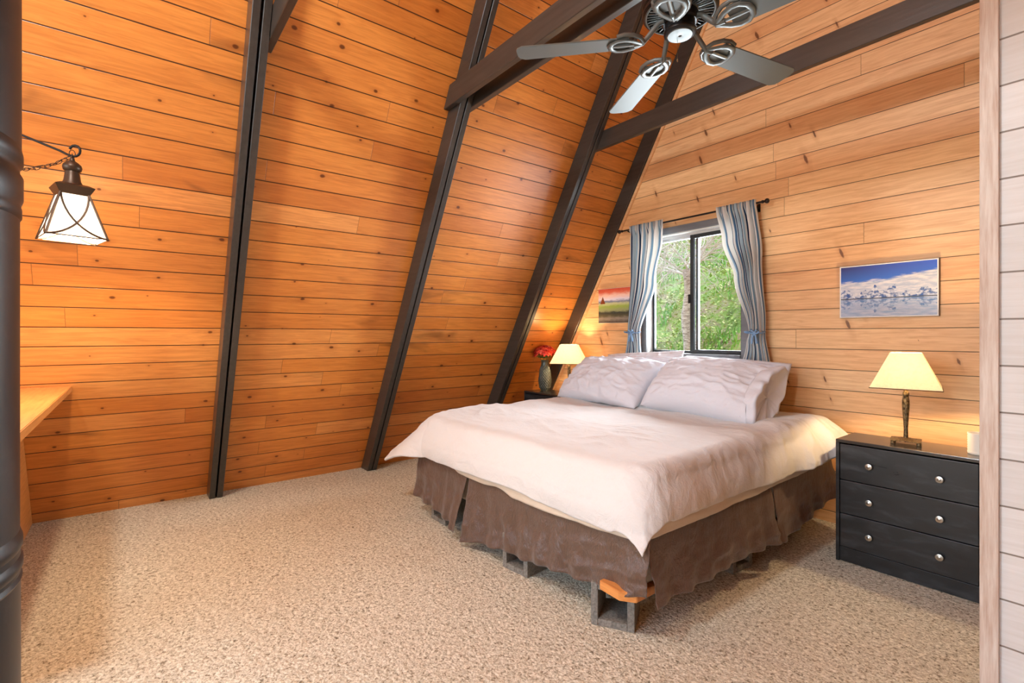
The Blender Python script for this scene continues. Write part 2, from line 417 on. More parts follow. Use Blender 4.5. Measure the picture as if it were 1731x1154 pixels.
# ------------------------------------------------------------------ rafters and collar ties
def rafter_board(bm, y0, y1, side=1):
    e = .003
    if side > 0: pts = [(XW + e, y0, .0), (XF, y0, .0)]; d = (1, 1)
    a = bmesh.ops.create_cube(bm, size=1)['verts']
    H = 5.9
    co = {(-1, -1): sl(XW + e, 0), (1, -1): sl(XF, 0), (-1, 1): sl(XW + e, H), (1, 1): sl(XF, H)}
    for v in a:
        kx = 1 if v.co.x > 0 else -1; kz = 1 if v.co.z > 0 else -1
        v.co = Vector((co[(kx, kz)], y1 if v.co.y > 0 else y0, 0 if kz < 0 else H))
    es = list({e2 for v in a for e2 in v.link_edges}); bmesh.ops.bevel(bm, geom=es, offset=.003, segments=1, affect='EDGES')
def rafter(y, boards, label, grp='dark brown sloping rafters'):
    t = thing('rafter', label, 'rafter', (XF, y, 0), group=grp)
    for a, b in boards:
        bm = bmesh.new(); rafter_board(bm, a, b); bmesh.ops.translate(bm, verts=bm.verts, vec=(-XF, -y, 0))
        obj('board', bm, M['brown_paint'], t)
    return t
rafter(.545, [(.50, .541), (.553, .594)], 'dark brown double-board rafter nearest the hanging lantern')
rafter(1.845, [(1.80, 1.841), (1.851, 1.892)], 'dark brown double-board rafter clasped by the doubled collar tie')
rafter(3.135, [(3.09, 3.131), (3.141, 3.182)], 'dark brown double-board rafter rising behind the vase of red flowers')
rafter(3.85, [(3.828, YG - .001)], 'single-board rafter flat against the window wall, glowing above the small lamp')
def tie(y, boards, label):
    t = thing('collar_tie', label, 'beam', (-2.9, y, 2.91), group='dark brown horizontal collar ties')
    for a, b, in boards:
        bm = bmesh.new()
        za, zb = 2.91, 3.055
        xr = XR - (za / TX) - .02
        vs = prism(bm, [(sl(XW, za) + .012, a, za), (xr, a, za), (xr - (zb - za) / TX, a, zb), (sl(XW, zb) + .012, a, zb)], (0, b - a, 0))
        bmesh.ops.bevel(bm, geom=bm.edges[:], offset=.003, segments=1, affect='EDGES')
        bmesh.ops.translate(bm, verts=bm.verts, vec=(2.9, -y, -2.91))
        obj('board', bm, M['brown_paint'], t)
tie(.615, [(.596, .636)], 'short end of brown collar tie beside the rafter nearest the lantern')
tie(1.845, [(1.757, 1.798), (1.894, 1.935)], 'doubled dark brown collar tie that the ceiling fan hangs under')
tie(3.205, [(3.184, 3.225)], 'single dark brown collar tie crossing in front of the window wall')

# ------------------------------------------------------------------ window in the gable
def ring(bm, x0, x1, z0, z1, w, y0, y1, bev=.002):
    box(bm, (x0, y0, z0), (x0 + w, y1, z1), bev); box(bm, (x1 - w, y0, z0), (x1, y1, z1), bev)
    box(bm, (x0 + w, y0, z0), (x1 - w, y1, z0 + w), bev); box(bm, (x0 + w, y0, z1 - w), (x1 - w, y1, z1), bev)
win = thing('window_1', 'dark framed sliding window between the striped curtains', 'window', (WX0, YG, WZ0)); win['kind'] = 'structure'
def wobj(name, bm, m):
    bmesh.ops.translate(bm, verts=bm.verts, vec=(-WX0, -YG, -WZ0)); return obj(name, bm, m, win)
bm = bmesh.new(); ring(bm, WX0 - .05, WX1 + .05, WZ0 - .085, WZ1 + .06, .058, YG - .02, YG - .0005); box(bm, (WX0, YG - .019, WZ0 - .04), (WX1, YG - .001, WZ0 - .002), .002); wobj('casing', bm, M['casing'])
bm = bmesh.new(); ring(bm, WX0 - .002, WX1 + .002, WZ0 - .002, WZ1 + .002, .012, YG - .004, YG + .118); wobj('jamb', bm, M['jamb'])
bm = bmesh.new(); box(bm, (WX0 + .01, YG - .03, WZ0 - .012), (WX1 - .01, YG + .1, WZ0 + .012), .003); wobj('sill', bm, M['casing'])
bm = bmesh.new(); box(bm, (WX0 + .01, YG + .05, WZ1 - .03), (WX1 - .01, YG + .1, WZ1 - .008), .003); box(bm, (WX0 + .01, YG + .07, WZ1 - .05), (WX1 - .01, YG + .1, WZ1 - .03), .002); wobj('track', bm, M['vinyl'])
xm = -2.415
bm = bmesh.new(); ring(bm, WX0 + .01, xm + .03, WZ0 + .012, WZ1 - .03, .022, YG + .075, YG + .105); wobj('fixed_sash', bm, M['sash'])
sl1 = None
bm = bmesh.new(); ring(bm, xm - .03, WX1 - .01, WZ0 + .012, WZ1 - .03, .034, YG + .045, YG + .073)
sash = wobj('sliding_sash', bm, M['sash'])
bm = bmesh.new(); box(bm, (xm - .045, YG + .035, 1.59), (xm - .022, YG + .046, 1.67), .003); o = wobj('latch', bm, M['iron']); o.parent = sash
bm = bmesh.new(); box(bm, (WX0 + .03, YG + .088, WZ0 + .03), (xm + .01, YG + .092, WZ1 - .05)); wobj('pane', bm, M['glass'])
bm = bmesh.new(); box(bm, (xm + .002, YG + .057, WZ0 + .044), (WX1 - .042, YG + .061, WZ1 - .062)); wobj('pane', bm, M['glass'])

# ------------------------------------------------------------------ curtains and rod
rod = thing('curtain_rod', 'thin black curtain rod with ball finials over the window', 'curtain rod', (-2.42, 3.775, 2.318))
bm = bmesh.new(); tube(bm, [(-.67, 0, 0), (.67, 0, 0)], .008, 12); obj('pole', bm, M['iron'], rod, 40)
for sx in (-1, 1):
    bm = bmesh.new(); lathe(bm, [(.0, 0), (.012, .001), (.012, .012), (.008, .016), (.009, .022), (.017, .03), (.019, .04), (.015, .05), (.0, .055)], 20, T((sx * .665, 0, 0), (0, sx * PI / 2, 0))); obj('finial', bm, M['iron'], rod, 40)
    bm = bmesh.new(); tube(bm, [(sx * .6, 0, -.012), (sx * .6, .06, -.02), (sx * .6, .0935, -.02)], .006, 8); box(bm, (sx * .6 - .012, .086, -.05), (sx * .6 + .012, .0945, .012), .002); obj('bracket', bm, M['iron'], rod, 40)
def curtain(label, le, ri, n, tie_z, seed, z0, z1=2.345):
    t = thing('curtain', label, 'curtain', ((le[0][1] + ri[0][1]) / 2, 3.775, z0), group='tied back striped curtains')
    cx, cz = t.location.x, z0
    def fn(s, q):
        z = lerp(z1, z0, q)
        a, b = pw(q, le), pw(q, ri)
        w = b - a
        ph = 2 * PI * n * s + 1.3 * math.sin(3 * s + seed) + .5 * math.sin(4 * q + seed)
        amp = min(.034, .006 + 2.2 * w / n / 6) * (1 - .35 * math.exp(-((z - tie_z) / .08) ** 2))
        x = a + w * (s + .018 * math.sin(ph * 1.0 + .8))
        dy = amp * math.sin(ph) + .008 * nz(s * 6, q * 5, seed)
        hd = max(0, min(1, (q - .03) / .05)); dy = lerp(-.021 + .009 * math.sin(2 * ph), dy, hd)
        x += .006 * nz(s * 4, q * 7, seed + 5)
        pin = math.exp(-((z - tie_z) / .035) ** 2)
        return Vector((x - cx, min(dy, .05) + .004 - .03 * math.exp(-((z - tie_z) / .12) ** 2) * math.sin(PI * s), z - cz))
    bm = bmesh.new(); grid(bm, 120, 90, fn)
    o = obj('panel', bm, M['curtain'], t, 180); mod(o, 'SOLIDIFY', thickness=.0025, offset=0)
    # tie band round the gathered waist and its bow
    qa = (z1 - tie_z) / (z1 - z0); a, b = pw(qa, le) - cx, pw(qa, ri) - cx
    m_ = (a + b) / 2; h = (b - a) / 2 + .008
    bm = bmesh.new(); tube(bm, [(m_ + h * math.cos(k), -.028 + .042 * math.sin(k), tie_z - cz + .006 * math.sin(2 * k)) for k in [2 * PI * i / 24 for i in range(24)]], .013, 8, True, flat=(0, .2, 1))
    for sx in (-1, 1):
        bx = m_ + .02
        tube(bm, [(bx, -.074, tie_z - cz), (bx + sx * .022, -.082, tie_z - cz + .02), (bx + sx * .036, -.08, tie_z - cz + .004), (bx + sx * .02, -.078, tie_z - cz - .008), (bx, -.074, tie_z - cz)], .008, 6)
        tube(bm, [(bx, -.074, tie_z - cz), (bx + sx * .014, -.08, tie_z - cz - .04), (bx + sx * .02, -.076, tie_z - cz - .085)], [.007, .008, .009], 6)
    tb = obj('tieback', bm, M['tieband'], t, 60)
    return t
M['tieband'], _ = mat('blue_tieback', rgb(120, 152, 186), .85)
curtain('blue and white striped curtain tied back left of the window', [(0, -2.985), (.3, -2.99), (.75, -3.02), (1, -3.075)], [(0, -2.612), (.12, -2.625), (.4, -2.70), (.75, -2.875), (.8, -2.87), (1, -2.842)], 6, 1.335, 1.3, .98)
curtain('striped curtain tied back right of the window, tan-lit outer edge', [(0, -2.11), (.2, -2.06), (.42, -1.965), (.75, -1.855), (.8, -1.87), (1, -1.93)], [(0, -1.80), (.3, -1.765), (.75, -1.735), (1, -1.685)], 6, 1.33, 4.1, .98)

# ------------------------------------------------------------------ bed
BXL, BXR, BYF, BYH = -3.215, -1.285, 1.70, 3.74
bed = thing('bed', 'king-size bed foundation and mattress under the white duvet', 'bed', ((BXL + BXR) / 2, (BYF + BYH) / 2, .235))
def bpart(name, bm, m, smooth=None):
    bmesh.ops.translate(bm, verts=bm.verts, vec=-bed.location); return obj(name, bm, m, bed, smooth)
bm = bmesh.new(); box(bm, (BXL + .015, BYF + .015, .47), (BXR - .015, BYH, .665), .05, seg=4); bpart('mattress', bm, M['mattress'], 50)
bm = bmesh.new(); box(bm, (BXL + .01, BYF + .01, .2365), (BXR - .01, BYH, .468), .02, seg=3); bpart('box_spring', bm, M['mattress'], 50)
# timber planks on the blocks
def plank(label, outline, z0, z1):
    bm = bmesh.new(); cx = sum(p[0] for p in outline) / len(outline); cy = sum(p[1] for p in outline) / len(outline)
    prism(bm, [(x - cx, y - cy, 0) for x, y in outline], (0, 0, z1 - z0))
    bmesh.ops.bevel(bm, geom=bm.edges[:], offset=.0025, segments=2, affect='EDGES')
    o = obj('plank', bm, M['pine'], loc=(cx, cy, z0)); return tag(o, label, 'plank', 'timber planks under the bed')
plank('varnished plank with chamfered end on the near corner block under the skirt', [(-1.455, 1.625), (-1.341, 1.618), (-1.282, 1.66), (-1.282, 3.45), (-1.455, 3.45)], .1945, .235)
plank('varnished plank end poking out under the bed head near the black dresser', [(-3.1, 3.56), (-1.325, 3.56), (-1.312, 3.58), (-1.312, 3.66), (-1.33, 3.69), (-3.1, 3.69)], .1945, .235)
plank('timber plank crossing under the middle of the bed', [(-3.1, 2.58), (-1.47, 2.58), (-1.47, 2.72), (-3.1, 2.72)], .1945, .235)
def cinder(label, x, y, rz, long=False):
    """hollow block standing on its side, core openings along local Y"""
    t = .032; h = .194; L = .394 if long else .194; bm = bmesh.new(); w = L / 2; d = .097
    box(bm, (-w, -d, 0), (-w + t, d, h), .004); box(bm, (w - t, -d, 0), (w, d, h), .004)
    box(bm, (-w + t, -d, 0), (w - t, d, t), .004); box(bm, (-w + t, -d, h - t), (w - t, d, h), .004)
    if long: box(bm, (-t / 2, -d, t), (t / 2, d, h - t), .004)
    o = obj('cinder_block', bm, M['concrete'], loc=(x, y, 0)); o.rotation_euler = (0, 0, rz)
    return tag(o, label, 'concrete block', 'grey cinder blocks under the bed')
R30 = math.radians(30.5)
c_, s_ = math.cos(R30), math.sin(R30)
# near corner (-1.359, 1.745) is local (+w, -d)
cinder('grey hollow block under the near corner of the bed, opening facing out', -1.359 - (.097 * c_ + .097 * s_), 1.745 - (.097 * s_ - .097 * c_), R30)
cinder('grey block under the foot of the bed below the skirt slit', -2.16 + .03, 1.77, .12)
cinder('grey block under the far foot corner of the bed', -3.02, 1.80, 0)
cinder('grey hollow block under the middle of the bed side', -1.452, 2.70, PI / 2 - .06)
cinder('grey block under the bed head beside the protruding plank', -1.52, 3.6, PI / 2)

# skirt: pleated satin panels hung from under the mattress
skirt = thing('bed_skirt', 'brown satin bed skirt hanging around the bed', 'bed skirt', (-2.25, 1.68, .1))
def skirt_panel(P0, P1, ztop, hem, seed, flare=.03, amp=.008, flipl=0., flipr=0., gather=7, slant=0.):
    P0, P1 = Vector(P0), Vector(P1); d = (P1 - P0); L = d.length; dn = d.normalized(); nrm = Vector((dn.y, -dn.x))
    def fn(s, q):
        zb = pw(s, hem); zt = pw(s, ztop) if isinstance(ztop, list) else ztop
        z = lerp(zt, zb, q)
        f = flare * q ** 1.3
        w = amp * (.35 + q) * (math.sin(gather * 2 * PI * s * L + seed + 1.5 * nz(s * 3, q, seed)) + .8 * nz(s * L * 9, q * 2.2, seed + 3))
        w += .014 * nz(s * L * 4.5, q * 3, seed + 9) + .007 * nz(s * L * 14, q * 8, seed + 5) + .014 * (1 - abs(nz(s * L * 3.2 + q * 1.4, q * 2.2 - s, seed + 12))) ** 4 - .006
        f += flipl * q * math.exp(-(s * L / .09) ** 2) + flipr * q * math.exp(-((1 - s) * L / .09) ** 2)
        f = f + w * (.05 + .95 * q)
        sx = s * L + slant * q * math.exp(-((1 - s) * L / .16) ** 2) + .012 * q * nz(s * 5, q * 3, seed + 2)
        z += .006 * nz(s * L * 8, 0, seed) * q
        p = P0 + dn * sx + nrm * f
        return Vector((p.x - skirt.location.x, p.y - skirt.location.y, z - skirt.location.z))
    bm = bmesh.new(); grid(bm, int(L / .012), 36, fn)
    o = obj('skirt_panel', bm, M['satin'], skirt, 180); mod(o, 'SOLIDIFY', thickness=.002, offset=0); return o
g = .020
skirt_panel((BXL - g - .03, BYF - g), (-2.585, BYF - g), .472, [(0, .145), (.3, .125), (.75, .09), (1, .055)], 1.1, .035, flipr=.05, slant=-.075)
skirt_panel((-2.575, BYF - g), (BXR + .052, BYF - g), .472, [(0, .035), (.12, .07), (.35, .105), (.7, .165), (.93, .215), (1, .235)], 2.7, .03, flipl=.045, flipr=.0)
skirt_panel((BXR + .02, BYF + .0), (BXR + .02, 2.83), .474, [(0, .185), (.12, .18), (.5, .18), (.85, .18), (1, .165)], 4.9, .042, flipl=.028, flipr=.02, gather=6)
skirt_panel((BXR + .02, 2.845), (BXR + .02, BYH - .05), [(0, .474), (.5, .474), (.85, .49), (1, .50)], [(0, .155), (.3, .165), (.6, .195), (1, .245)], 6.2, .03, flipl=.02, flipr=.03, gather=5)
skirt_panel((BXL - g, BYH - .05), (BXL - g, BYF), .472, [(0, .12), (1, .13)], 8.4, .03)
# flat sheet: a cream band peeping out under the duvet
sheet = thing('flat_sheet', 'cream sheet edge hanging below the duvet over the brown skirt', 'sheet', (-2.25, 2.5, .47))
def sheet_band(P0, P1, hem, seed, bulge=.02):
    P0, P1 = Vector(P0), Vector(P1); d = P1 - P0; L = d.length; dn = d.normalized(); nrm = Vector((dn.y, -dn.x))
    def fn(s, q):
        zb = pw(s, hem); z = lerp(.60, zb, q)
        f = .010 + .018 * q + bulge * math.sin(PI * min(1, q * .9)) * min(1, s * L / .15, (1 - s) * L / .15) + .010 * q + .008 * nz(s * L * 5, q * 2, seed) + .004 * nz(s * L * 16, q * 5, seed)
        p = P0 + dn * (s * L) + nrm * f
        return Vector((p.x, p.y, z)) - sheet.location
    bm = bmesh.new(); grid(bm, int(L / .015), 20, fn); o = obj('hanging_edge', bm, M['sheet'], sheet, 180); mod(o, 'SOLIDIFY', thickness=.004, offset=0)
sheet_band((BXL, BYF - .0), (BXR + .01, BYF - .0), [(0, .46), (.22, .455), (.3, .425), (.42, .425), (.5, .44), (.58, .415), (.72, .42), (.85, .435), (1, .45)], 3.3, .018)
sheet_band((BXR + .0, BYF), (BXR + .0, BYH - .03), [(0, .46), (.1, .465), (.25, .465), (.45, .468), (.58, .478), (1, .49)], 5.7, .026)

# duvet: draped square cloth with thick soft body
RA = .085
XL2, XR2, YF2 = BXL + .075, BXR - .045, BYF + .05
OL, OR, OF, YD1 = .44, .285, .325, 3.66
RC = .07
def drape(p, q):
    dx = (p - XR2) if p > XR2 else (p - XL2 if p < XL2 else 0.); dy = (q - YF2) if q < YF2 else 0.
    ex = max(0, p - (XR2 - RC)) - max(0, (XL2 + RC) - p); ey = min(0, q - (YF2 + RC))
    bx = min(max(p, XL2 + RC), XR2 - RC); by = max(q, YF2 + RC)
    de = math.hypot(ex, ey); d = de - RC
    puff = .03 * (1 - math.exp(-min((q - YF2 + .12), 1) * 6)) if q > YF2 - .1 else 0
    top = .735 + .022 * fbm(p * 1.3, q * 1.6, 3.1, 3) + puff * .6
    if d <= 0: return Vector((p, q, top)), 0.
    lw = abs(dx) / max(1e-6, math.hypot(dx, dy))
    ax_, ay_ = abs(ex), abs(ey); diag = 2 * min(ax_, ay_) / max(1e-6, ax_ + ay_)
    left = ex < 0
    flare = .13 + .10 * nz(p * 3, q * 3, 1.7)
    flare += diag * (.16 if left else .20)
    d *= 1 - .17 * diag * (0 if left else 1)
    if left: flare = lerp(lerp(flare, .98, lw ** .8), .1, min(1, max(0, (q - 2.7) / .5)))
    if ex > 0 and not left:
        k = min(1, max(0, (q - 2.95) / .45)); flare += .58 * k * lw
    flare = min(flare, 1.2); a = d / RA
    if a < PI / 2 - flare: off = RA * math.sin(a); z = top - RA * (1 - math.cos(a))
    else:
        a0 = PI / 2 - flare; o0 = RA * math.sin(a0); z0 = top - RA * (1 - math.cos(a0)); r = d - RA * a0
        off = o0 + r * math.sin(flare); z = z0 - r * math.cos(flare)
        off += .02 * math.sin(PI * min(1, r / .2))
    ux, uy = ex / de, ey / de
    return Vector((bx + ux * (RC + off), by + uy * (RC + off), z)), d
duvet = None
def duv(s, t):
    p = lerp(XL2 - OL, XR2 + OR, s); q = lerp(YF2 - OF, YD1, t)
    # wavy free edge
    if s < .001 or s > .999 or t < .001: pass
    P, d = drape(p, q)
    e = .004
    Px, _ = drape(p + e, q); Py, _ = drape(p, q + e)
    n = (Px - P).cross(Py - P)
    n = n.normalized() if n.length > 1e-12 else Vector((0, 0, 1))
    # wrinkles: long creases across the bed on top, radiating folds at the hanging edge
    w = .009 * fbm(p * 1.3, q * 3.2, .3, 4) + .007 * (1 - abs(nz(p * 2.2, q * 6 + p * 1.5, 4.4))) ** 4 * (1 if d < .1 else .4)
    w += .0035 * fbm(p * 7, q * 7, 2.2, 3) + .016 * max(0, nz(p * 2, q * 2.4, 6.6) + .2) * (1 - abs(nz(p * 5 + q * 2, q * 10, 9.1))) ** 5
    if d > .02:
        k = min(1, d / .25); along = p if abs(q - YF2) > 0 and q < YF2 else q
        w += k * (.008 * nz(along * 3., d * 2, 7.7) + .0015 * nz(along * 11, d * 3, 8.3)) * (1 - .45 * min(1, max(0, d - .26) / .06))
    # right head end: bunched folds
    kb = min(1, max(0, (q - 2.5) / .6)) * min(1, max(0, (p - (XR2 - .30)) / .3))
    w += kb * (.016 * (1 - abs(nz(q * 6 + p * 3, p * 4, 1.2))) ** 2 + .008 * nz(q * 15, p * 5, 6) + .012)
    # stitched hem line above the foot edge
    hd = q - (YF2 - OF); w -= .006 * math.exp(-((hd - .11) / .006) ** 2) if s > .04 and s < .82 else 0
    # the free hem itself ripples
    em = max(0, 1 - min(hd, (p - (XL2 - OL)), (XR2 + OR) - p) / .05)
    w += em * (.003 * nz(p * 8, q * 8, 5.5) + .002 * nz(p * 26, q * 26, 6.1))
    P = P + n * w
    return Vector((P.x + 2.25, P.y - 2.5, P.z - .7))
bm = bmesh.new(); grid(bm, 200, 170, duv)
duvet = obj('duvet', bm, M['duvet'], smooth=180, loc=(-2.25, 2.5, .7)); tag(duvet, 'rumpled white duvet spread over the bed, corners hanging down', 'duvet')
mod(duvet, 'SOLIDIFY', thickness=.022, offset=-1)
mod(duvet, 'SUBSURF', levels=0, render_levels=1)

# pillows
def pillow(label, W, H, Tk, loc, rot, seed, m, open_end=0, name='pillow'):
    bm = bmesh.new(); nu, nv = 90, 60
    L = bm.loops.layers.uv.verify()
    def side(sg):
        V = []
        for j in range(nv + 1):
            row = []
            for i in range(nu + 1):
                u = -1 + 2 * i / nu; v = -1 + 2 * j / nv
                # pinched corners, soft bowed sides
                x = u * W / 2 * (1 - .06 * (1 - abs(u)) * 0 - .055 * (1 - v * v) * 0 + .0) * (1 - .035 * (1 - v * v) ** 2 * (abs(u) ** 6))
                y = v * H / 2 * (1 - .05 * (1 - u * u) ** 1.5 * (abs(v) ** 5))
                pu = max(0, 1 - abs(u) ** 3.4) ** .5
                if open_end and u * open_end > 0: pu = max(pu, 1 - .34 * abs(u) ** 3)
                th = Tk / 2 * pu * (max(0, 1 - abs(v) ** 2.2) ** .52)
                rim = min(1, (1 - max(abs(u), abs(v))) / .12) if not (open_end and u * open_end > .5) else min(1, (1 - abs(v)) / .12)
                w = .015 * fbm(u * 2.2, v * 2.8, seed, 4) + .015 * (1 - abs(nz(u * 3.5 + v * 1.5, v * 4 - u, seed + 2))) ** 4 - .004
                w += .006 * math.sin(u * 26 + 3 * nz(u, v, seed)) * max(0, abs(v) - .55) * 1.5
                w += .006 * math.sin(v * 22 + 3 * nz(u, v, seed + 1)) * max(0, abs(u) - .6) * 1.5
                z = sg * (th + w * rim)
                sag = -.02 * (u * u) + .01 * nz(u * 1.5, v * 1.5, seed + 7)
                row.append((x, y, z + sag, (i / nu, j / nv)))
            V.append(row)
        return V
    A = side(1); B = side(-1)
    va = [[bm.verts.new(c[:3]) for c in r] for r in A]
    vb = [[va[j][i] if (i == 0 and open_end >= 0) or (i == nu and open_end <= 0) or (open_end < 0 and i == nu) or (open_end > 0 and i == 0) or j in (0, nv) else bm.verts.new(B[j][i][:3]) for i in range(nu + 1)] for j in range(nv + 1)]
    for V, G, fl in ((va, A, 0), (vb, B, 1)):
        for j in range(nv):
            for i in range(nu):
                idx = [(j, i), (j, i + 1), (j + 1, i + 1), (j + 1, i)]
                if fl: idx = idx[::-1]
                f = bm.faces.new([V[a][b] for a, b in idx])
                for lp, (a, b) in zip(f.loops, idx): lp[L].uv = G[a][b][3]
    o = obj(name, bm, m, smooth=180); o.matrix_world = T(loc, rot)
    if open_end:
        # loose open hem of the pillowcase gathered at one end
        bm = bmesh.new()
        U0 = .94
        def prof(v, sg):
            th = Tk / 2 * (1 - .34 * U0 ** 3) * (max(0, 1 - abs(v) ** 2.2) ** .52)
            return v * H / 2 * .985, sg * (th + .004)
        def fr(s, t):
            v, sg = (-1 + 4 * s, 1) if s < .5 else (1 - 4 * (s - .5), -1)
            y_, z_ = prof(v, sg); a = math.atan2(z_, y_)
            k = 1 + (.03 * math.sin(3 * a + seed) + .035 * math.sin(8 * a + 1)) * math.sin(PI * min(1, t * 1.1)) * 2
            g_ = 1. if t < .3 else lerp(1., .0, ((t - .3) / .7) ** 1.9)
            ex_ = .085 * math.sin(PI * min(t, .5)) - .03 * max(0, t - .5) / .5
            return Vector((open_end * (U0 * W / 2 - .012 + ex_ + .012 * nz(math.cos(a) * 3, math.sin(a) * 3, seed) * t), y_ * g_ * k, z_ * g_ * k - .016))
        grid(bm, 96, 22, fr); bmesh.ops.remove_doubles(bm, verts=bm.verts, dist=1e-5)
        q = obj('pillowcase_hem', bm, m, o, 180); mod(q, 'SOLIDIFY', thickness=.004, offset=0)
    return tag(o, label, 'pillow', 'bed pillows')
ax = math.radians
pillow('plump white pillow at front right of the bed, open end puffed out', .84, .50, .34, (-1.90, 3.22, .935), (ax(38), ax(1.5), ax(-3)), 1.3, M['pillow'], 1)
pillow('white pillow at front left of the bed, below the small lamp', .92, .50, .26, (-2.80, 3.22, .93), (ax(42), 0, ax(-4)), 5.9, M['pillow'])
pillow('thinly striped white pillow standing at back left under the window', .84, .50, .18, (-2.76, 3.575, .93), (ax(66), ax(-4), ax(0)), 8.1, M['striped'])
pillow('white pillow standing at back right behind the plump pillow', .84, .50, .20, (-1.95, 3.60, .905), (ax(64), ax(2), ax(0)), 11.7, M['pillow'])

# ------------------------------------------------------------------ dressers
def dresser(label, x0, y0, side_txt):
    W, D, H = .632, .30, .705
    t = thing('dresser', label, 'dresser', (x0 + W / 2, y0 + D / 2, 0), group='black three-drawer dressers')
    w, d = W / 2, D / 2
    bm = bmesh.new()
    for s in (-1, 1): box(bm, (s * w, -d, 0), (s * (w - .018), d, H - .0185), .0015)
    box(bm, (-w + .018, d - .008, .01), (w - .018, d - .002, H - .019)); box(bm, (-w + .018, -d + .03, .075), (w - .018, d - .01, .085))
    obj('carcass', bm, M['black'], t)
    bm = bmesh.new(); box(bm, (-w, -d - .001, H - .018), (w, d, H), .002); obj('top', bm, M['black_top'], t)
    bm = bmesh.new(); box(bm, (-w + .018, -d + .008, .004), (w - .018, -d + .024, .084), .001); obj('plinth', bm, M['black'], t)
    zs = [(.0885, .277), (.2815, .471), (.4755, .679)]
    for a, b in zs:
        dr = bpy.data.objects.new('drawer', None)
        bm = bmesh.new(); box(bm, (-w + .021, -d + .003, a), (w - .021, -d + .021, b), .0025)
        dr = obj('drawer', bm, M['black'], t)
        for kx in (-.151, .151):
            bm = bmesh.new()
            lathe(bm, [(.0, 0), (.0085, 0), (.0075, .008), (.0085, .012), (.016, .015), (.0175, .019), (.0165, .022), (.012, .0235), (.0085, .0228), (.006, .0245), (.0, .0255)], 28, T((kx, -d + .003, (a + b) / 2 - .001), (PI / 2, 0, 0)))
            obj('knob', bm, M['nickel'], dr, 50)
    return t
dresser('black three-drawer dresser in front of the window wall, right of the bed', -1.087, 3.25, '')
dresser('black nightstand dresser mostly hidden behind the far side of the bed', -4.115, 3.385, '')

# ------------------------------------------------------------------ table lamps
def table_lamp(label, x, y, z, rz, srz, hs):
    t = thing('table_lamp', label, 'lamp', (x, y, z), rz, 'small bronze bedside lamps')
    bm = bmesh.new()
    b = .068
    box(bm, (-b, -b, .016), (b, b, .021), .002)
    # low pyramid plinth
    pts = [[(-.058, .021), (.058, .021)], [(-.04, .0245), (.04, .0245)], [(-.016, .031), (.016, .031)]]
    V = []
    for (a, zz), _ in pts: V.append([bm.verts.new((sx * abs(a), sy * abs(a), zz)) for sx, sy in ((-1, -1), (1, -1), (1, 1), (-1, 1))])
    for k in range(2):
        for i in range(4): bm.faces.new((V[k][i], V[k][(i + 1) % 4], V[k + 1][(i + 1) % 4], V[k + 1][i]))
    bm.faces.new(V[2])
    for sx in (-1, 1):
        for sy in (-1, 1): lathe(bm, [(.006, 0), (.0105, .002), (.0105, .010), (.007, .017)], 14, T((sx * .056, sy * .056, 0)))
    obj('base', bm, M['bronze'], t, 40)
    bm = bmesh.new(); lathe(bm, [(.011, .03), (.0105, .05), (.0095, .075), (.0115, .12), (.0155, .18), (.0175, .215), (.0165, .24), (.013, .262), (.0155, .272), (.0155, .282), (.011, .288), (.011, .302)], 28); obj('stem', bm, M['bronze'], t, 60)
    bm = bmesh.new(); lathe(bm, [(.008, .300), (.016, .303), (.016, .345), (.013, .35)], 20); obj('socket', bm, M['ceramic'], t, 40)
    bm = bmesh.new(); lathe(bm, [(.012, .35), (.016, .36), (.023, .376), (.022, .39), (.012, .40), (.0, .403)], 20); obj('bulb', bm, M['bulb'], t, 180)
    # square hipped shade
    z0, z1, w0, w1 = .312, .506, hs[0], hs[1]
    bm = bmesh.new(); mm = Matrix.Rotation(srz - rz, 4, 'Z')
    A = [mm @ Vector((sx * w0, sy * w0, z0)) for sx, sy in ((-1, -1), (1, -1), (1, 1), (-1, 1))]; B = [mm @ Vector((sx * w1, sy * w1, z1)) for sx, sy in ((-1, -1), (1, -1), (1, 1), (-1, 1))]
    va = [bm.verts.new(p) for p in A]; vb = [bm.verts.new(p) for p in B]
    for i in range(4): bm.faces.new((va[i], va[(i + 1) % 4], vb[(i + 1) % 4], vb[i]))
    o = obj('lamp_shade', bm, M['shade'], t); mod(o, 'SOLIDIFY', thickness=.0015, offset=0)
    bm = bmesh.new()
    tube(bm, A, .0028, 6, True); obj('shade_binding', bm, M['shade_rim'], o)
    bm = bmesh.new(); tube(bm, [A[0] * .0 + (B[0] + B[1]) / 2 - Vector((0, 0, .012)), Vector((0, 0, z1 - .02)), (B[2] + B[3]) / 2 - Vector((0, 0, .012))], .0018, 6); tube(bm, [(B[1] + B[2]) / 2 - Vector((0, 0, .012)), Vector((0, 0, z1 - .02)), (B[3] + B[0]) / 2 - Vector((0, 0, .012))], .0018, 6)
    obj('spider', bm, M['iron'], o)
    return t
LAMP_R = (-.80, 3.425, .705); LAMP_L = (-3.64, 3.60, .705)
table_lamp('lit bronze table lamp with parchment shade on the right-hand black dresser', *LAMP_R, .20, .20, (.155, .068))
table_lamp('small lit table lamp behind the front left pillow, beside the flower vase', *LAMP_L, .35, math.radians(38), (.178, .085))

# ceramic jar with ridges at the far right of the dresser
bm = bmesh.new(); pr_ = [(.0, 0), (.042, 0), (.044, .004)]
for i in range(7): pr_ += [(.0445, .012 + i * .0125), (.0425, .018 + i * .0125)]
pr_ += [(.0445, .100), (.044, .106), (.040, .106), (.039, .02), (.0, .018)]
lathe(bm, pr_, 40, cap=False)
tag(obj('candle_jar', bm, M['ceramic'], smooth=40, loc=(-.497, 3.40, .7055)), 'small ribbed white candle jar on the dresser beside the wall end', 'jar')

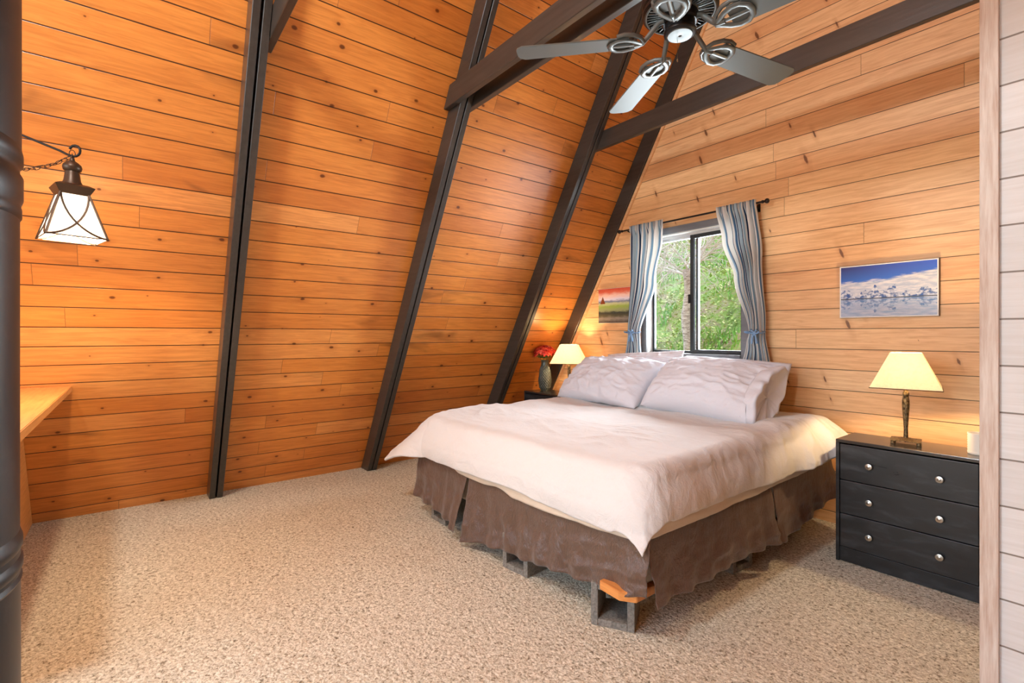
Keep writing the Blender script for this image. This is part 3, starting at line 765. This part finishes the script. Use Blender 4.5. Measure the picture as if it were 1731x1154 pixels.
# ------------------------------------------------------------------ vase of flowers
vx, vy, vz = -4.0, 3.585, .7055
vs = tag(bpy.data.objects.new('vase', None), 'dark green dimpled vase on the hidden nightstand', 'vase'); C.objects.link(vs); vs.location = (vx, vy, vz)
def vr(z):
    return pw(z / .33, [(0, .048), (.1, .060), (.32, .069), (.6, .060), (.82, .044), (.93, .040), (1, .044)])
bm = bmesh.new(); nu, nv = 96, 84
V = []
for j in range(nv + 1):
    z = .33 * j / nv; r0 = vr(z); row = []
    for i in range(nu):
        a = 2 * PI * i / nu
        # diamond facets
        u_ = a * 16 / (2 * PI); v_ = z * 32
        f = (abs(((u_ + v_) % 1) - .5) + abs(((u_ - v_) % 1) - .5))
        k = min(1, max(0, (z - .012) / .02)) * min(1, max(0, (.275 - z) / .02))
        r = r0 + k * .017 * (f - .5)
        row.append(bm.verts.new((r * math.cos(a), r * math.sin(a), z)))
    V.append(row)
for j in range(nv):
    for i in range(nu): bm.faces.new((V[j][i], V[j][(i + 1) % nu], V[j + 1][(i + 1) % nu], V[j + 1][i]))
bm.faces.new(V[0][::-1])
o = obj('body', bm, M['vase'], vs, 180); mod(o, 'SOLIDIFY', thickness=.004, offset=-1)
# red flowers, each a bloom on its own stem
fl_spots = [(-.052, -.045, .478), (.0, -.062, .505), (.058, -.035, .49), (-.02, .0, .525), (.035, .02, .515), (-.062, .02, .495), (.02, .06, .49)]
fl_spots = [(a * 1.15, b * 1.15, .42 + (c - .478) * .8) for a, b, c in fl_spots]
flab = ['leftmost red flower of the bunch in the green vase', 'front red flower of the bunch in the green vase', 'right-hand red flower nearest the small lamp', 'topmost red flower of the bunch', 'upper red flower behind the topmost one', 'red flower low at the back left of the bunch', 'red flower at the back of the bunch']
for (dx, dy, dz), lb in zip(fl_spots, flab):
    ft = thing('red_flower', lb, 'flower', (vx, vy, vz + .05), group='red artificial flowers in the vase')
    hz = dz - .05
    bm = bmesh.new(); tube(bm, [(dx * .1, dy * .1, 0), (dx * .25, dy * .25, .2), (dx * .6, dy * .6, hz * .8), (dx, dy, hz - .01)], .0025, 6)
    obj('stem', bm, M['stem'], ft)
    bm = bmesh.new(); rr = random.Random(hash(lb) % 1000 if False else int(dz * 1e4 + dx * 1e3))
    tilt = Vector((dx * 6, dy * 6, 1)).normalized(); q = tilt.to_track_quat('Z', 'Y')
    for layer, (n, ln, el) in enumerate([(9, .078, .05), (9, .070, .45), (8, .054, .85), (6, .034, 1.2)]):
        for i in range(n):
            a = 2 * PI * (i + .5 * layer) / n + rr.uniform(-.15, .15); e = el + rr.uniform(-.12, .12)
            P = []
            for k in range(4):
                s = k / 3; wd = .015 * math.sin(PI * (.15 + .75 * s)) * (ln / .045)
                r = ln * s; ee = e - .5 * s
                base = Vector((math.cos(a) * r * math.cos(ee), math.sin(a) * r * math.cos(ee), r * math.sin(ee) + .002 * layer))
                sd = Vector((-math.sin(a), math.cos(a), 0))
                P.append([bm.verts.new(q @ (base + sd * wd * m_ + Vector((0, 0, .004 * abs(m_) + rr.uniform(-.001, .001)))) + Vector((dx, dy, hz))) for m_ in (-1, 0, 1)])
            for k in range(3):
                for m_ in range(2): bm.faces.new((P[k][m_], P[k][m_ + 1], P[k + 1][m_ + 1], P[k + 1][m_]))
    o = obj('bloom', bm, M['petal'], ft, 180); mod(o, 'SOLIDIFY', thickness=.001, offset=0)
    bm = bmesh.new()
    for i in range(6):
        a = rr.uniform(0, 6.28); ln = rr.uniform(.045, .07); c0 = Vector((dx * .62, dy * .62, hz * .82))
        e1 = c0 + Vector((math.cos(a) * ln, math.sin(a) * ln, -.004)); sd = Vector((-math.sin(a), math.cos(a), .2)) * ln * .35; md = (c0 + e1) / 2 + Vector((0, 0, .006))
        v4 = [bm.verts.new(p) for p in (c0, md - sd, e1, md + sd)]; bm.faces.new(v4)
    o = obj('leaves', bm, M['stem'], ft); mod(o, 'SOLIDIFY', thickness=.001, offset=0)

# ------------------------------------------------------------------ pictures
m, t = mat('lake_print', (.5, .5, .5), .35); M['print_lake'] = m
u, v, _ = t.sep(t.uv())
H0 = .345
below = t.math('LESS_THAN', v, H0)
vm = t.math('ADD', H0, t.math('ABSOLUTE', t.math('SUBTRACT', v, H0)))      # mirrored height
wob = t.noise(t.comb(t.math('MULTIPLY', u, 3.), t.math('MULTIPLY', vm, 9.)), 2.2, 4, .6)
edge = t.math('ADD', .66, t.math('ADD', t.math('MULTIPLY', t.math('MULTIPLY', u, u), .16), t.math('MULTIPLY', t.math('SUBTRACT', wob, .5), .16)))
sky = t.mix(t.maprange(u, 0., 1.), rgb(2, 18, 112), rgb(4, 70, 200)); sky = t.mix(t.maprange(v, .6, .95), rgb(10, 104, 214), sky)
cl = t.mix(t.maprange(wob, .42, .62), rgb(176, 186, 206), rgb(226, 222, 226))
img = t.mix(t.maprange(t.math('SUBTRACT', v, edge), -.02, .05, 0., 1., True), cl, sky)
mt = t.noise(t.comb(t.math('MULTIPLY', u, 3.4), 0.7), 1.8, 5, .6)
mtop = t.math('ADD', H0 + .02, t.math('MULTIPLY', t.math('MAXIMUM', t.math('SUBTRACT', mt, .36), .02), 1.0))
mcol = t.mix(t.maprange(t.noise(t.comb(t.math('MULTIPLY', u, 12.), t.math('MULTIPLY', vm, 12.)), 1.5, 4, .6), .42, .58), rgb(14, 70, 146), rgb(216, 220, 230))
inm = t.math('LESS_THAN', vm, mtop); img = t.mix(inm, img, mcol)
sh = t.math('LESS_THAN', t.math('ABSOLUTE', t.math('SUBTRACT', v, H0 + .008)), .009); img = t.mix(sh, img, rgb(14, 26, 52))
wat = t.mix(t.maprange(t.noise(t.comb(t.math('MULTIPLY', u, 3.), t.math('MULTIPLY', v, 26.)), 1.6, 3, .6), .35, .7), rgb(40, 130, 196), rgb(186, 190, 212))
img = t.mix(t.math('MULTIPLY', below, .45), img, wat)
t.put(t.b.inputs['Base Color'], img)
m, t = mat('meadow_print', (.5, .5, .5), .5); M['print_meadow'] = m
u, v, _ = t.sep(t.uv())
n1 = t.noise(t.comb(t.math('MULTIPLY', u, 6.), t.math('MULTIPLY', v, 12.)), 1.4, 5, .65)
vv = t.math('ADD', v, t.math('MULTIPLY', t.math('SUBTRACT', n1, .5), .16))
img = t.ramp(vv, [(0., rgb(70, 60, 48)), (.12, rgb(150, 142, 128)), (.2, rgb(84, 84, 60)), (.3, rgb(52, 60, 56)), (.36, rgb(148, 156, 112)), (.48, rgb(150, 176, 76)), (.56, rgb(196, 200, 150)), (.62, rgb(110, 120, 150)), (.68, rgb(226, 220, 232)), (.8, rgb(240, 196, 176)), (.9, rgb(220, 104, 74)), (1., rgb(200, 74, 50))])
tx = t.math('ABSOLUTE', t.math('SUBTRACT', u, .11)); tri = t.math('MULTIPLY', t.math('LESS_THAN', tx, t.math('MULTIPLY', t.math('SUBTRACT', .78, v), .3)), t.math('GREATER_THAN', v, .56))
img = t.mix(tri, img, rgb(128, 62, 26))
t.put(t.b.inputs['Base Color'], img)
def picture(label, x0, x1, z0, z1, pm, border, th, edge_m):
    cx, cz = (x0 + x1) / 2, (z0 + z1) / 2
    t = thing('framed_picture', label, 'picture', (cx, YG - .002, cz), group='landscape pictures on the window wall')
    w, h = (x1 - x0) / 2, (z1 - z0) / 2
    bm = bmesh.new(); box(bm, (-w, -th, -h), (w, 0, h), .0015); obj('backing', bm, edge_m, t)
    if border:
        bm = bmesh.new(); ring(bm, -w + .001, w - .001, -h + .001, h - .001, border, -th - .003, -th + .001, .001); obj('border', bm, M['white_frame'], t)
    b = max(border - .001, .002)
    bm = bmesh.new(); grid(bm, 1, 1, lambda s, q: Vector((lerp(-w + b, w - b, s), -th - .0015, lerp(-h + b, h - b, q)))); obj('print', bm, pm, t)
M['white_frame'], _ = mat('white_frame', rgb(240, 238, 236), .5)
M['dark_edge'], _ = mat('dark_picture_edge', rgb(92, 70, 52), .6)
picture('mountain lake picture with deep blue sky above the right-hand table lamp', -1.262, -.738, 1.425, 1.776, M['print_lake'], .007, .022, M['dark_edge'])
picture('meadow picture with red sunset sky, partly behind the left curtain', -3.46, -2.93, 1.432, 1.782, M['print_meadow'], 0., .02, M['white_frame'])

# ------------------------------------------------------------------ hanging lantern
LX, LY = -3.126, -.215
lan = thing('hanging_lantern', 'lit white glass lantern with bronze cap hanging by the sloped wall', 'lamp', (LX, LY, 1.766))
RZ = math.radians(LAN_RZ)
def sq(w, z): return [Matrix.Rotation(RZ, 3, 'Z') @ Vector((sx * w, sy * w, z)) for sx, sy in ((-1, -1), (1, -1), (1, 1), (-1, 1))]
wb, wt, hz = .109, .050, .215
A, B = sq(wb, 0), sq(wt, hz)
bm = bmesh.new(); va = [bm.verts.new(p) for p in A]; vb = [bm.verts.new(p) for p in B]
for i in range(4): bm.faces.new((va[i], va[(i + 1) % 4], vb[(i + 1) % 4], vb[i]))
o = obj('glass_shade', bm, M['lantern_glass'], lan); mod(o, 'SOLIDIFY', thickness=.003, offset=-1)
bm = bmesh.new()
for i in range(4): tube(bm, [A[i], B[i]], .005, 6)
tube(bm, A, .003, 6, True)
for i in range(4):
    j = (i + 1) % 4
    for a, b, c, d in ((A[i], A[j], B[j], B[i]), (A[j], A[i], B[i], B[j])):
        P = []
        for k in range(13):
            s = k / 12; e = 1 - (1 - s) ** 1.7
            lo = a.lerp(b, s); hi = d.lerp(c, s); P.append(lo.lerp(hi, s ** 1.75) * 1.004)
        tube(bm, P, .0048, 6)
obj('wire_frame', bm, M['lantern_bronze'], lan)
bm = bmesh.new()
C0 = sq(wt * 1.05, hz - .012); C1 = sq(.070, hz + .022); C2 = sq(.072, hz + .027); C3 = sq(.050, hz + .040)
R_ = [[bm.verts.new(p) for p in q] for q in (C0, C1, C2, C3)]
for k in range(3):
    for i in range(4): bm.faces.new((R_[k][i], R_[k][(i + 1) % 4], R_[k + 1][(i + 1) % 4], R_[k + 1][i]))
bm.faces.new(R_[3])
lathe(bm, [(.044, hz + .036), (.032, hz + .062), (.028, hz + .095), (.026, hz + .105), (.034, hz + .112), (.037, hz + .125), (.034, hz + .138), (.022, hz + .15), (.010, hz + .158), (.007, hz + .178), (.0, hz + .18)], 28)
obj('cap', bm, M['lantern_bronze'], lan, 45)
bm = bmesh.new(); lathe(bm, [(.014, hz - .02), (.014, hz - .05), (.03, hz - .085), (.032, hz - .105), (.02, hz - .135), (.0, hz - .142)], 20); obj('bulb', bm, M['bulb'], lan, 180)
hk = Vector((LX, LY, 2.166))
def chain_link(bm, c, d, up, L=.026, w=.010, r=.0018):
    d = Vector(d).normalized(); s = d.cross(Vector(up)).normalized()
    tube(bm, [Vector(c) + d * (L / 2 * math.cos(a)) + s * (w * math.sin(a)) for a in [2 * PI * i / 14 for i in range(14)]], r, 6, True)
bm = bmesh.new(); chain_link(bm, (0, 0, hz + .192), (0, 0, 1), (1, 0, 0), .034, .011); chain_link(bm, (0, 0, hz + .176), (0, 0, 1), (0, 1, 0), .03, .009)
obj('hanger', bm, M['iron'], lan)
# wall arm with hook end
arm = thing('hook_arm', 'black iron arm with curled hook end holding the lantern', 'hook', (-3.62, -.93, 2.30))
bm = bmesh.new()
Rd = Vector((.616, .788, 0)); Pt = [Vector((-3.285, -.75, 2.362)), Vector((-3.27, -.735, 2.368)), hk - Rd * .06 + Vector((0, 0, .022)), hk - Rd * .02 + Vector((0, 0, .002)), hk + Rd * .006 + Vector((0, 0, -.006))]
for k in range(10):
    a = -PI / 2 + .25 + k / 9 * 4.1; Pt.append(hk + Rd * (.012 + .026 * math.cos(a)) + Vector((0, 0, .020 + .026 * math.sin(a))))
tube(bm, [p - arm.location for p in Pt], .0055, 8); obj('rod', bm, M['iron'], arm, 60)
bm = bmesh.new(); nrm = Vector((.866, 0, -.5)); wp = Vector((XW + 2.375 / TX, -.75, 2.375)) + nrm * .009
tube(bm, [wp - arm.location, Vector((-3.27, -.735, 2.368)) - arm.location], .0055, 8)
sv = box(bm, (-.03, -.05, -.004), (.03, .05, .004), .002); bmesh.ops.transform(bm, verts=sv, matrix=Matrix.Translation(wp - arm.location) @ nrm.to_track_quat('Z', 'Y').to_matrix().to_4x4())
obj('wall_plate', bm, M['iron'], arm)
# swag chain
chn = thing('swag_chain', 'thin bronze chain swagged from the lantern hook behind the stovepipe', 'chain', tuple(hk))
a0 = hk + Vector((0, 0, -.004)); a1 = hk - Rd * .42 + Vector((-.05, 0, -.02)); n_ = 16; bm = bmesh.new()
for k in range(n_):
    s = (k + .5) / n_; p = a0.lerp(a1, s) + Vector((0, 0, -.19 * s * (1 - s) - .0))
    d = (a1 - a0).normalized() + Vector((0, 0, -.25 * (1 - 2 * s))); chain_link(bm, p - hk, d, (0, 0, 1) if k % 2 else (.8, -.6, .3), .036, .0095, .0017)
obj('links', bm, M['lantern_bronze'], chn)
bm = bmesh.new(); tube(bm, [a0.lerp(a1, k / 12) + Vector((0, 0, -.17 * k / 12 * (1 - k / 12))) + Vector((.004 * math.sin(k * 2), 0, .006 * math.sin(k * 1.7))) - hk for k in range(13)], .0018, 6); obj('flex_cord', bm, M['lantern_bronze'], chn)

# ------------------------------------------------------------------ stovepipe
PX, PY = -.533, -.166
pipe = thing('stovepipe', 'black metal stovepipe rising close by at the left edge', 'stovepipe', (PX, PY, 0))
def psec(name, prof, m=None, parent=None):
    bm = bmesh.new(); lathe(bm, prof, 96, cap=False); return obj(name, bm, m or M['pipe'], parent or pipe, 35)
psec('lower_section', [(.0, .0), (.13, .0), (.13, .012), (.099, .02), (.099, 1.145)])
psec('middle_section', [(.0985, 1.155), (.0985, 1.405)])
psec('upper_section', [(.0995, 1.452), (.0995, 4.7)])
j1 = psec('joint_collar', [(.0985, 1.40), (.0997, 1.402), (.0997, 1.408), (.0990, 1.411), (.1006, 1.416), (.1006, 1.432), (.0985, 1.436), (.0985, 1.441), (.1006, 1.444), (.1006, 1.450), (.0995, 1.455)])
j2 = psec('joint_collar', [(.099, 1.12), (.1, 1.122), (.0985, 1.127), (.1005, 1.131), (.1005, 1.136), (.098, 1.141), (.1003, 1.147), (.1003, 1.152), (.0985, 1.158)])
for zz, jj in ((1.424, j1), (1.4238, j1), (1.134, j2)):
    for k in range(3):
        a = math.radians(20 + 120 * k + (35 if jj is j2 else 0)); bm = bmesh.new()
        lathe(bm, [(.0, .004), (.003, .003), (.004, 0)], 12, T((.1005 * math.cos(a), .1005 * math.sin(a), zz), (0, PI / 2, a))); obj('screw', bm, M['nickel'], jj)
        if zz == 1.4238: break

# ------------------------------------------------------------------ counter at the left wall
ctr = thing('counter', 'pine bar counter jutting from the sloped wall by the stovepipe', 'counter', (-3.3, -.6, 0))
za, zb = .950, .988
bm = bmesh.new(); vs_ = prism(bm, [(sl(XW, za) + .004, -.287, za), (-2.2, -.287, za), (-2.2, -.287, zb), (sl(XW, zb) + .004, -.287, zb)], (0, -.55, 0)); bmesh.ops.bevel(bm, geom=bm.edges[:], offset=.003, segments=2, affect='EDGES'); bmesh.ops.translate(bm, verts=bm.verts, vec=(3.3, .6, 0)); obj('countertop', bm, M['pine'], ctr)
bm = bmesh.new(); prism(bm, [(XW + .004, -.53, 0), (-2.3, -.53, 0), (-2.3, -.53, za - .001), (sl(XW, za) + .004, -.53, za - .001)], (0, -.05, 0)); bmesh.ops.bevel(bm, geom=bm.edges[:], offset=.003, segments=2, affect='EDGES'); bmesh.ops.translate(bm, verts=bm.verts, vec=(3.3, .6, 0)); obj('support_panel', bm, M['pine'], ctr)

# ------------------------------------------------------------------ ceiling fan
FX, FY, FZ = -1.20, 1.845, 2.566
fan = thing('ceiling_fan', 'pewter five-blade ceiling fan with vented motor hanging from the collar tie', 'ceiling fan', (FX, FY, FZ))
def HUBUP(bm, h=.052): bmesh.ops.translate(bm, verts=bm.verts, vec=(0, 0, h))
bm = bmesh.new(); lathe(bm, [(.0, .344), (.07, .344), (.07, .330), (.05, .30), (.016, .285), (.016, .255), (.03, .25)], 40, cap=False); HUBUP(bm, 0); obj('downrod_canopy', bm, M['fan_black'], fan, 40)
bm = bmesh.new(); lathe(bm, [(.0, .245), (.05, .24), (.075, .225), (.12, .205), (.148, .185), (.156, .165), (.156, .125), (.150, .118), (.150, .112), (.156, .106), (.155, .098), (.146, .090), (.137, .094), (.137, .12), (.055, .12), (.055, .05), (.0, .05)], 72, cap=False); HUBUP(bm, .017); obj('motor_housing', bm, M['fan_black'], fan, 35)
bm = bmesh.new()
for k in range(44):
    a = 2 * PI * k / 44; d = Vector((math.cos(a), math.sin(a), 0)); s = Vector((-math.sin(a), math.cos(a), 0))
    tube(bm, [d * .072 + Vector((0, 0, .094)), d * .138 + Vector((0, 0, .093))], .0030, 6)
tube(bm, [(.140 * math.cos(2 * PI * k / 72), .140 * math.sin(2 * PI * k / 72), .092) for k in range(72)], .0055, 8, True)
tube(bm, [(.072 * math.cos(2 * PI * k / 48), .072 * math.sin(2 * PI * k / 48), .094) for k in range(48)], .004, 8, True)
HUBUP(bm, .017); obj('vent_grille', bm, M['fan'], fan, 60)
bm = bmesh.new(); lathe(bm, [(.0, .088), (.070, .088), (.074, .080), (.074, .052), (.068, .046), (.0, .046)], 48, cap=False); HUBUP(bm, .02); obj('flywheel', bm, M['fan_black'], fan, 40)
bm = bmesh.new(); lathe(bm, [(.058, .048), (.062, .04), (.060, -.005), (.062, -.012), (.066, -.018), (.066, -.026), (.058, -.032), (.0, -.032)], 56, cap=False); HUBUP(bm); obj('switch_housing', bm, M['fan_black'], fan, 40)
bm = bmesh.new(); lathe(bm, [(.052, -.0325), (.050, -.036), (.012, -.037), (.007, -.0365), (.006, -.033), (.0, -.033)], 48, cap=False); HUBUP(bm); obj('bottom_cap', bm, M['fan'], fan, 40)
bm = bmesh.new(); tube(bm, [(-.02, .012, -.03), (-.02, .012, -.12)], .0009, 6); lathe(bm, [(.0, -.135), (.003, -.132), (.003, -.122), (.0, -.118)], 10, T((-.02, .012, 0)), cap=False); HUBUP(bm); obj('pull_chain', bm, M['bronze'], fan)
PH0, PITCH = 1.379, -.150
for k in range(5):
    an = PH0 + k * 2 * PI / 5
    MT = Matrix.Rotation(an, 4, 'Z') @ Matrix.Rotation(-PITCH * -1, 4, 'X')
    bm = bmesh.new()
    out = []
    R0, R1, w0, w1 = .215, .70, .058, .068
    top = [(R0, -w0), (R1 - .03, -w1), (R1 - .006, -w1 + .018), (R1, -w1 + .04), (R1, w1 - .04), (R1 - .006, w1 - .018), (R1 - .03, w1), (R0, w0), (R0 - .008, w0 - .02), (R0 - .008, -w0 + .02)]
    prism(bm, [(x, y, 0) for x, y in top], (0, 0, .006)); bmesh.ops.bevel(bm, geom=bm.edges[:], offset=.0012, segments=1, affect='EDGES')
    bmesh.ops.transform(bm, matrix=MT, verts=bm.verts); bl = obj('blade', bm, M['blade'], fan)
    bm = bmesh.new()
    # blade iron: neck from the flywheel, then a rounded triangle with two openings
    tube(bm, [(.062, 0, .080), (.09, 0, .072), (.125, 0, .030), (.155, 0, -.002), (.19, 0, -.006)], [.013, .012, .011, .010, .010], 10)
    lo = [(.160, 0), (.172, .016), (.20, .040), (.232, .054), (.262, .052), (.286, .030), (.292, 0), (.286, -.030), (.262, -.052), (.232, -.054), (.20, -.040), (.172, -.016)]
    tube(bm, [(x, y, -.006) for x, y in lo], .0125, 10, True, flat=(0, 0, 1))
    tube(bm, [(.165, 0, -.006), (.29, 0, -.006)], .010, 8, flat=(0, 0, 1))
    # raised scroll lip along the leading rim
    tube(bm, [(.150, .008, .0), (.166, .034, .008), (.198, .058, .012), (.236, .067, .012), (.266, .062, .008)], .009, 8)
    tube(bm, [(.150, -.008, .0), (.166, -.034, .008), (.198, -.058, .012), (.236, -.067, .012), (.266, -.062, .008)], .009, 8)
    bmesh.ops.transform(bm, matrix=Matrix.Rotation(an, 4, 'Z') @ Matrix.Rotation(PITCH, 4, 'X'), verts=bm.verts); obj('blade_iron', bm, M['fan'], fan, 50)

# ------------------------------------------------------------------ outside the window
def hz_(x, y): return max(-.4, -.1 + (y - 4.6) * .62 + .10 * (x + 3) * .3) + .25 * fbm(x * .6, y * .6, 2.2, 3)
bm = bmesh.new(); grid(bm, 70, 60, lambda s, q: Vector((lerp(-16, 6, s), lerp(4.2, 17, q), hz_(lerp(-16, 6, s), lerp(4.2, 17, q)))))
hill = obj('hill', bm, M['hill'], smooth=180); struct(hill)
bm = bmesh.new(); rr = random.Random(3)
for i in range(24000):
    y = 4.9 + 9 * rr.random() ** 1.5; x = -.66 * y + rr.uniform(-.30, .36) * y
    cl = noise.noise(Vector((x * 1.3, y * 1.3, 5))) 
    if cl < -.28 and rr.random() < .8: continue
    z = hz_(x, y) + (.04 + .5 * max(0, cl + .15)) * rr.random() + .02
    L = rr.uniform(.025, .065) * (y / 7); a = rr.uniform(0, 6.28); e = rr.uniform(-.4, .9)
    d = Vector((math.cos(a) * math.cos(e), math.sin(a) * math.cos(e), math.sin(e))) * L; s = Vector((-math.sin(a), math.cos(a), rr.uniform(-.4, .4))) * L * .36
    c = Vector((x, y, z)); bm.faces.new([bm.verts.new(p) for p in (c, c + d * .5 - s, c + d, c + d * .5 + s)])
o = obj('undergrowth', bm, M['leaf']); tag(o, 'green undergrowth on the hillside outside the window', 'undergrowth', kind='stuff')
bm = bmesh.new()
for i in range(5200):
    y = 5.2 + 7 * rr.random(); x = -.66 * y + rr.uniform(-.30, .36) * y
    if noise.noise(Vector((x * .9, y * .9, 9))) < .02: continue
    z = hz_(x, y); h = rr.uniform(.06, .2); a = rr.uniform(0, 6.28); ln = Vector((math.cos(a), math.sin(a), 0)) * h * .4; s = Vector((-math.sin(a), math.cos(a), 0)) * .012
    c = Vector((x, y, z)); b = [c - s, c + s, c + ln * .4 + Vector((0, 0, h * .7)) + s * .6, c + ln + Vector((0, 0, h)), c + ln * .4 + Vector((0, 0, h * .7)) - s * .6]
    bm.faces.new([bm.verts.new(p) for p in b])
M['grass'], _ = mat('fresh_grass', rgb(116, 176, 74), .7)
o = obj('grass', bm, M['grass']); tag(o, 'bright green grass tufts on the hillside outside the window', 'grass', kind='stuff')
# bare tree
TXX, TYY = -3.98, 6.35
tree = thing('bare_tree', 'leafless pale tree with stubby trunk outside the window', 'tree', (TXX, TYY, hz_(TXX, TYY) - .05))
tz = tree.location.z
bm = bmesh.new(); H = 2.26 - tz
tube(bm, [(.02 * math.sin(k * 1.3), .01 * math.cos(k), H * k / 8) for k in range(9)], [.098 - .002 * k for k in range(9)], 14); obj('trunk', bm, M['bark'], tree, 180)
bm = bmesh.new()
def branch(p, d, L, r, dep):
    P = [p]; q = d.normalized(); n = 6
    for k in range(n):
        q = (q + Vector((rr.uniform(-.22, .22), rr.uniform(-.22, .22), rr.uniform(-.2, .14)))).normalized(); P.append(P[-1] + q * L / n)
    tube(bm, P, [r * (1 - .75 * k / n) for k in range(n + 1)], 5)
    if dep:
        for k in range(2, n + 1):
            for _ in range(2 if dep > 1 else 1):
                branch(P[k], (q + Vector((rr.uniform(-1.1, 1.1), rr.uniform(-.8, .8), rr.uniform(-.9, .6)))), L * rr.uniform(.4, .65), r * .5, dep - 1)
for k in range(11):
    a = 2 * PI * k / 11 + .3; branch(Vector((0, 0, H * (.86 + .13 * rr.random()))), Vector((math.cos(a) - .25, math.sin(a) * .7, .5 + .8 * rr.random())), .85, .017, 2)
M['twig'], _ = mat('pale_twigs', rgb(206, 198, 190), .9)
obj('branches', bm, M['twig'], tree)

# ------------------------------------------------------------------ light
w = bpy.data.worlds.new('world'); SC.world = w; w.use_nodes = True; nt = w.node_tree; bg = nt.nodes['Background']
sk = nt.nodes.new('ShaderNodeTexSky'); sk.sky_type = 'NISHITA'; sk.sun_elevation = math.radians(48); sk.sun_rotation = math.radians(200); sk.sun_disc = False
nt.links.new(sk.outputs[0], bg.inputs[0]); bg.inputs[1].default_value = SKY
def light(name, typ, loc, energy, color, size=.1, rot=None, **kw):
    l = bpy.data.lights.new(name, typ); l.energy = energy; l.color = color
    if typ == 'AREA': l.shape = 'RECTANGLE'; l.size, l.size_y = size
    elif typ != 'SUN': l.shadow_soft_size = size
    for k, v in kw.items(): setattr(l, k, v)
    o = bpy.data.objects.new(name, l); C.objects.link(o); o.location = loc
    if rot: o.rotation_euler = rot
    return o
WARM = (1., .69, .37)
light('lantern_light', 'POINT', (LX, LY, 1.766 + .045), P_LAN, (1., .78, .52), .03)
light('table_lamp_light_right', 'POINT', (LAMP_R[0], LAMP_R[1], LAMP_R[2] + .43), P_TAB, WARM, .025)
light('table_lamp_light_left', 'POINT', (LAMP_L[0], LAMP_L[1], LAMP_L[2] + .43), P_TAB * TABL, WARM, .025)
light('opposite_fill_light', 'POINT', (1.3, 1.1, 2.5), P_OPP, (.93, .97, 1.), .12)  # unseen fill light added to brighten the left slope, no lantern hangs here
light('big_window_daylight', 'AREA', ((BX0 + BX1) / 2, YB - .02, (BZ0 + BZ1) / 2), P_WIN, C_WIN, (BX1 - BX0 - .1, BZ1 - BZ0 - .1), (-PI / 2, 0, PI))
light('window_daylight', 'AREA', ((WX0 + WX1) / 2, YG + .16, (WZ0 + WZ1) / 2), P_W2, (.86, .94, 1.), (WX1 - WX0 - .1, WZ1 - WZ0 - .1), (-PI / 2, 0, 0))
light('ridge_pendant_light', 'POINT', (-1.19, -.9, 3.75), P_TOP, C_TOP, .16)
sun = light('sun', 'SUN', (0, 8, 12), SUN, (1, .96, .88), rot=(math.radians(40), 0, math.radians(150))); sun.data.angle = .02
vs = SC.view_settings; vs.view_transform = 'Standard'; vs.look = 'None'; vs.gamma = 1; vs.use_curve_mapping = False; vs.exposure = EXPO
SC.cycles.use_denoising = True; SC.cycles.max_bounces = 8; SC.cycles.diffuse_bounces = 3; SC.cycles.transparent_max_bounces = 12; SC.cycles.sample_clamp_indirect = 6
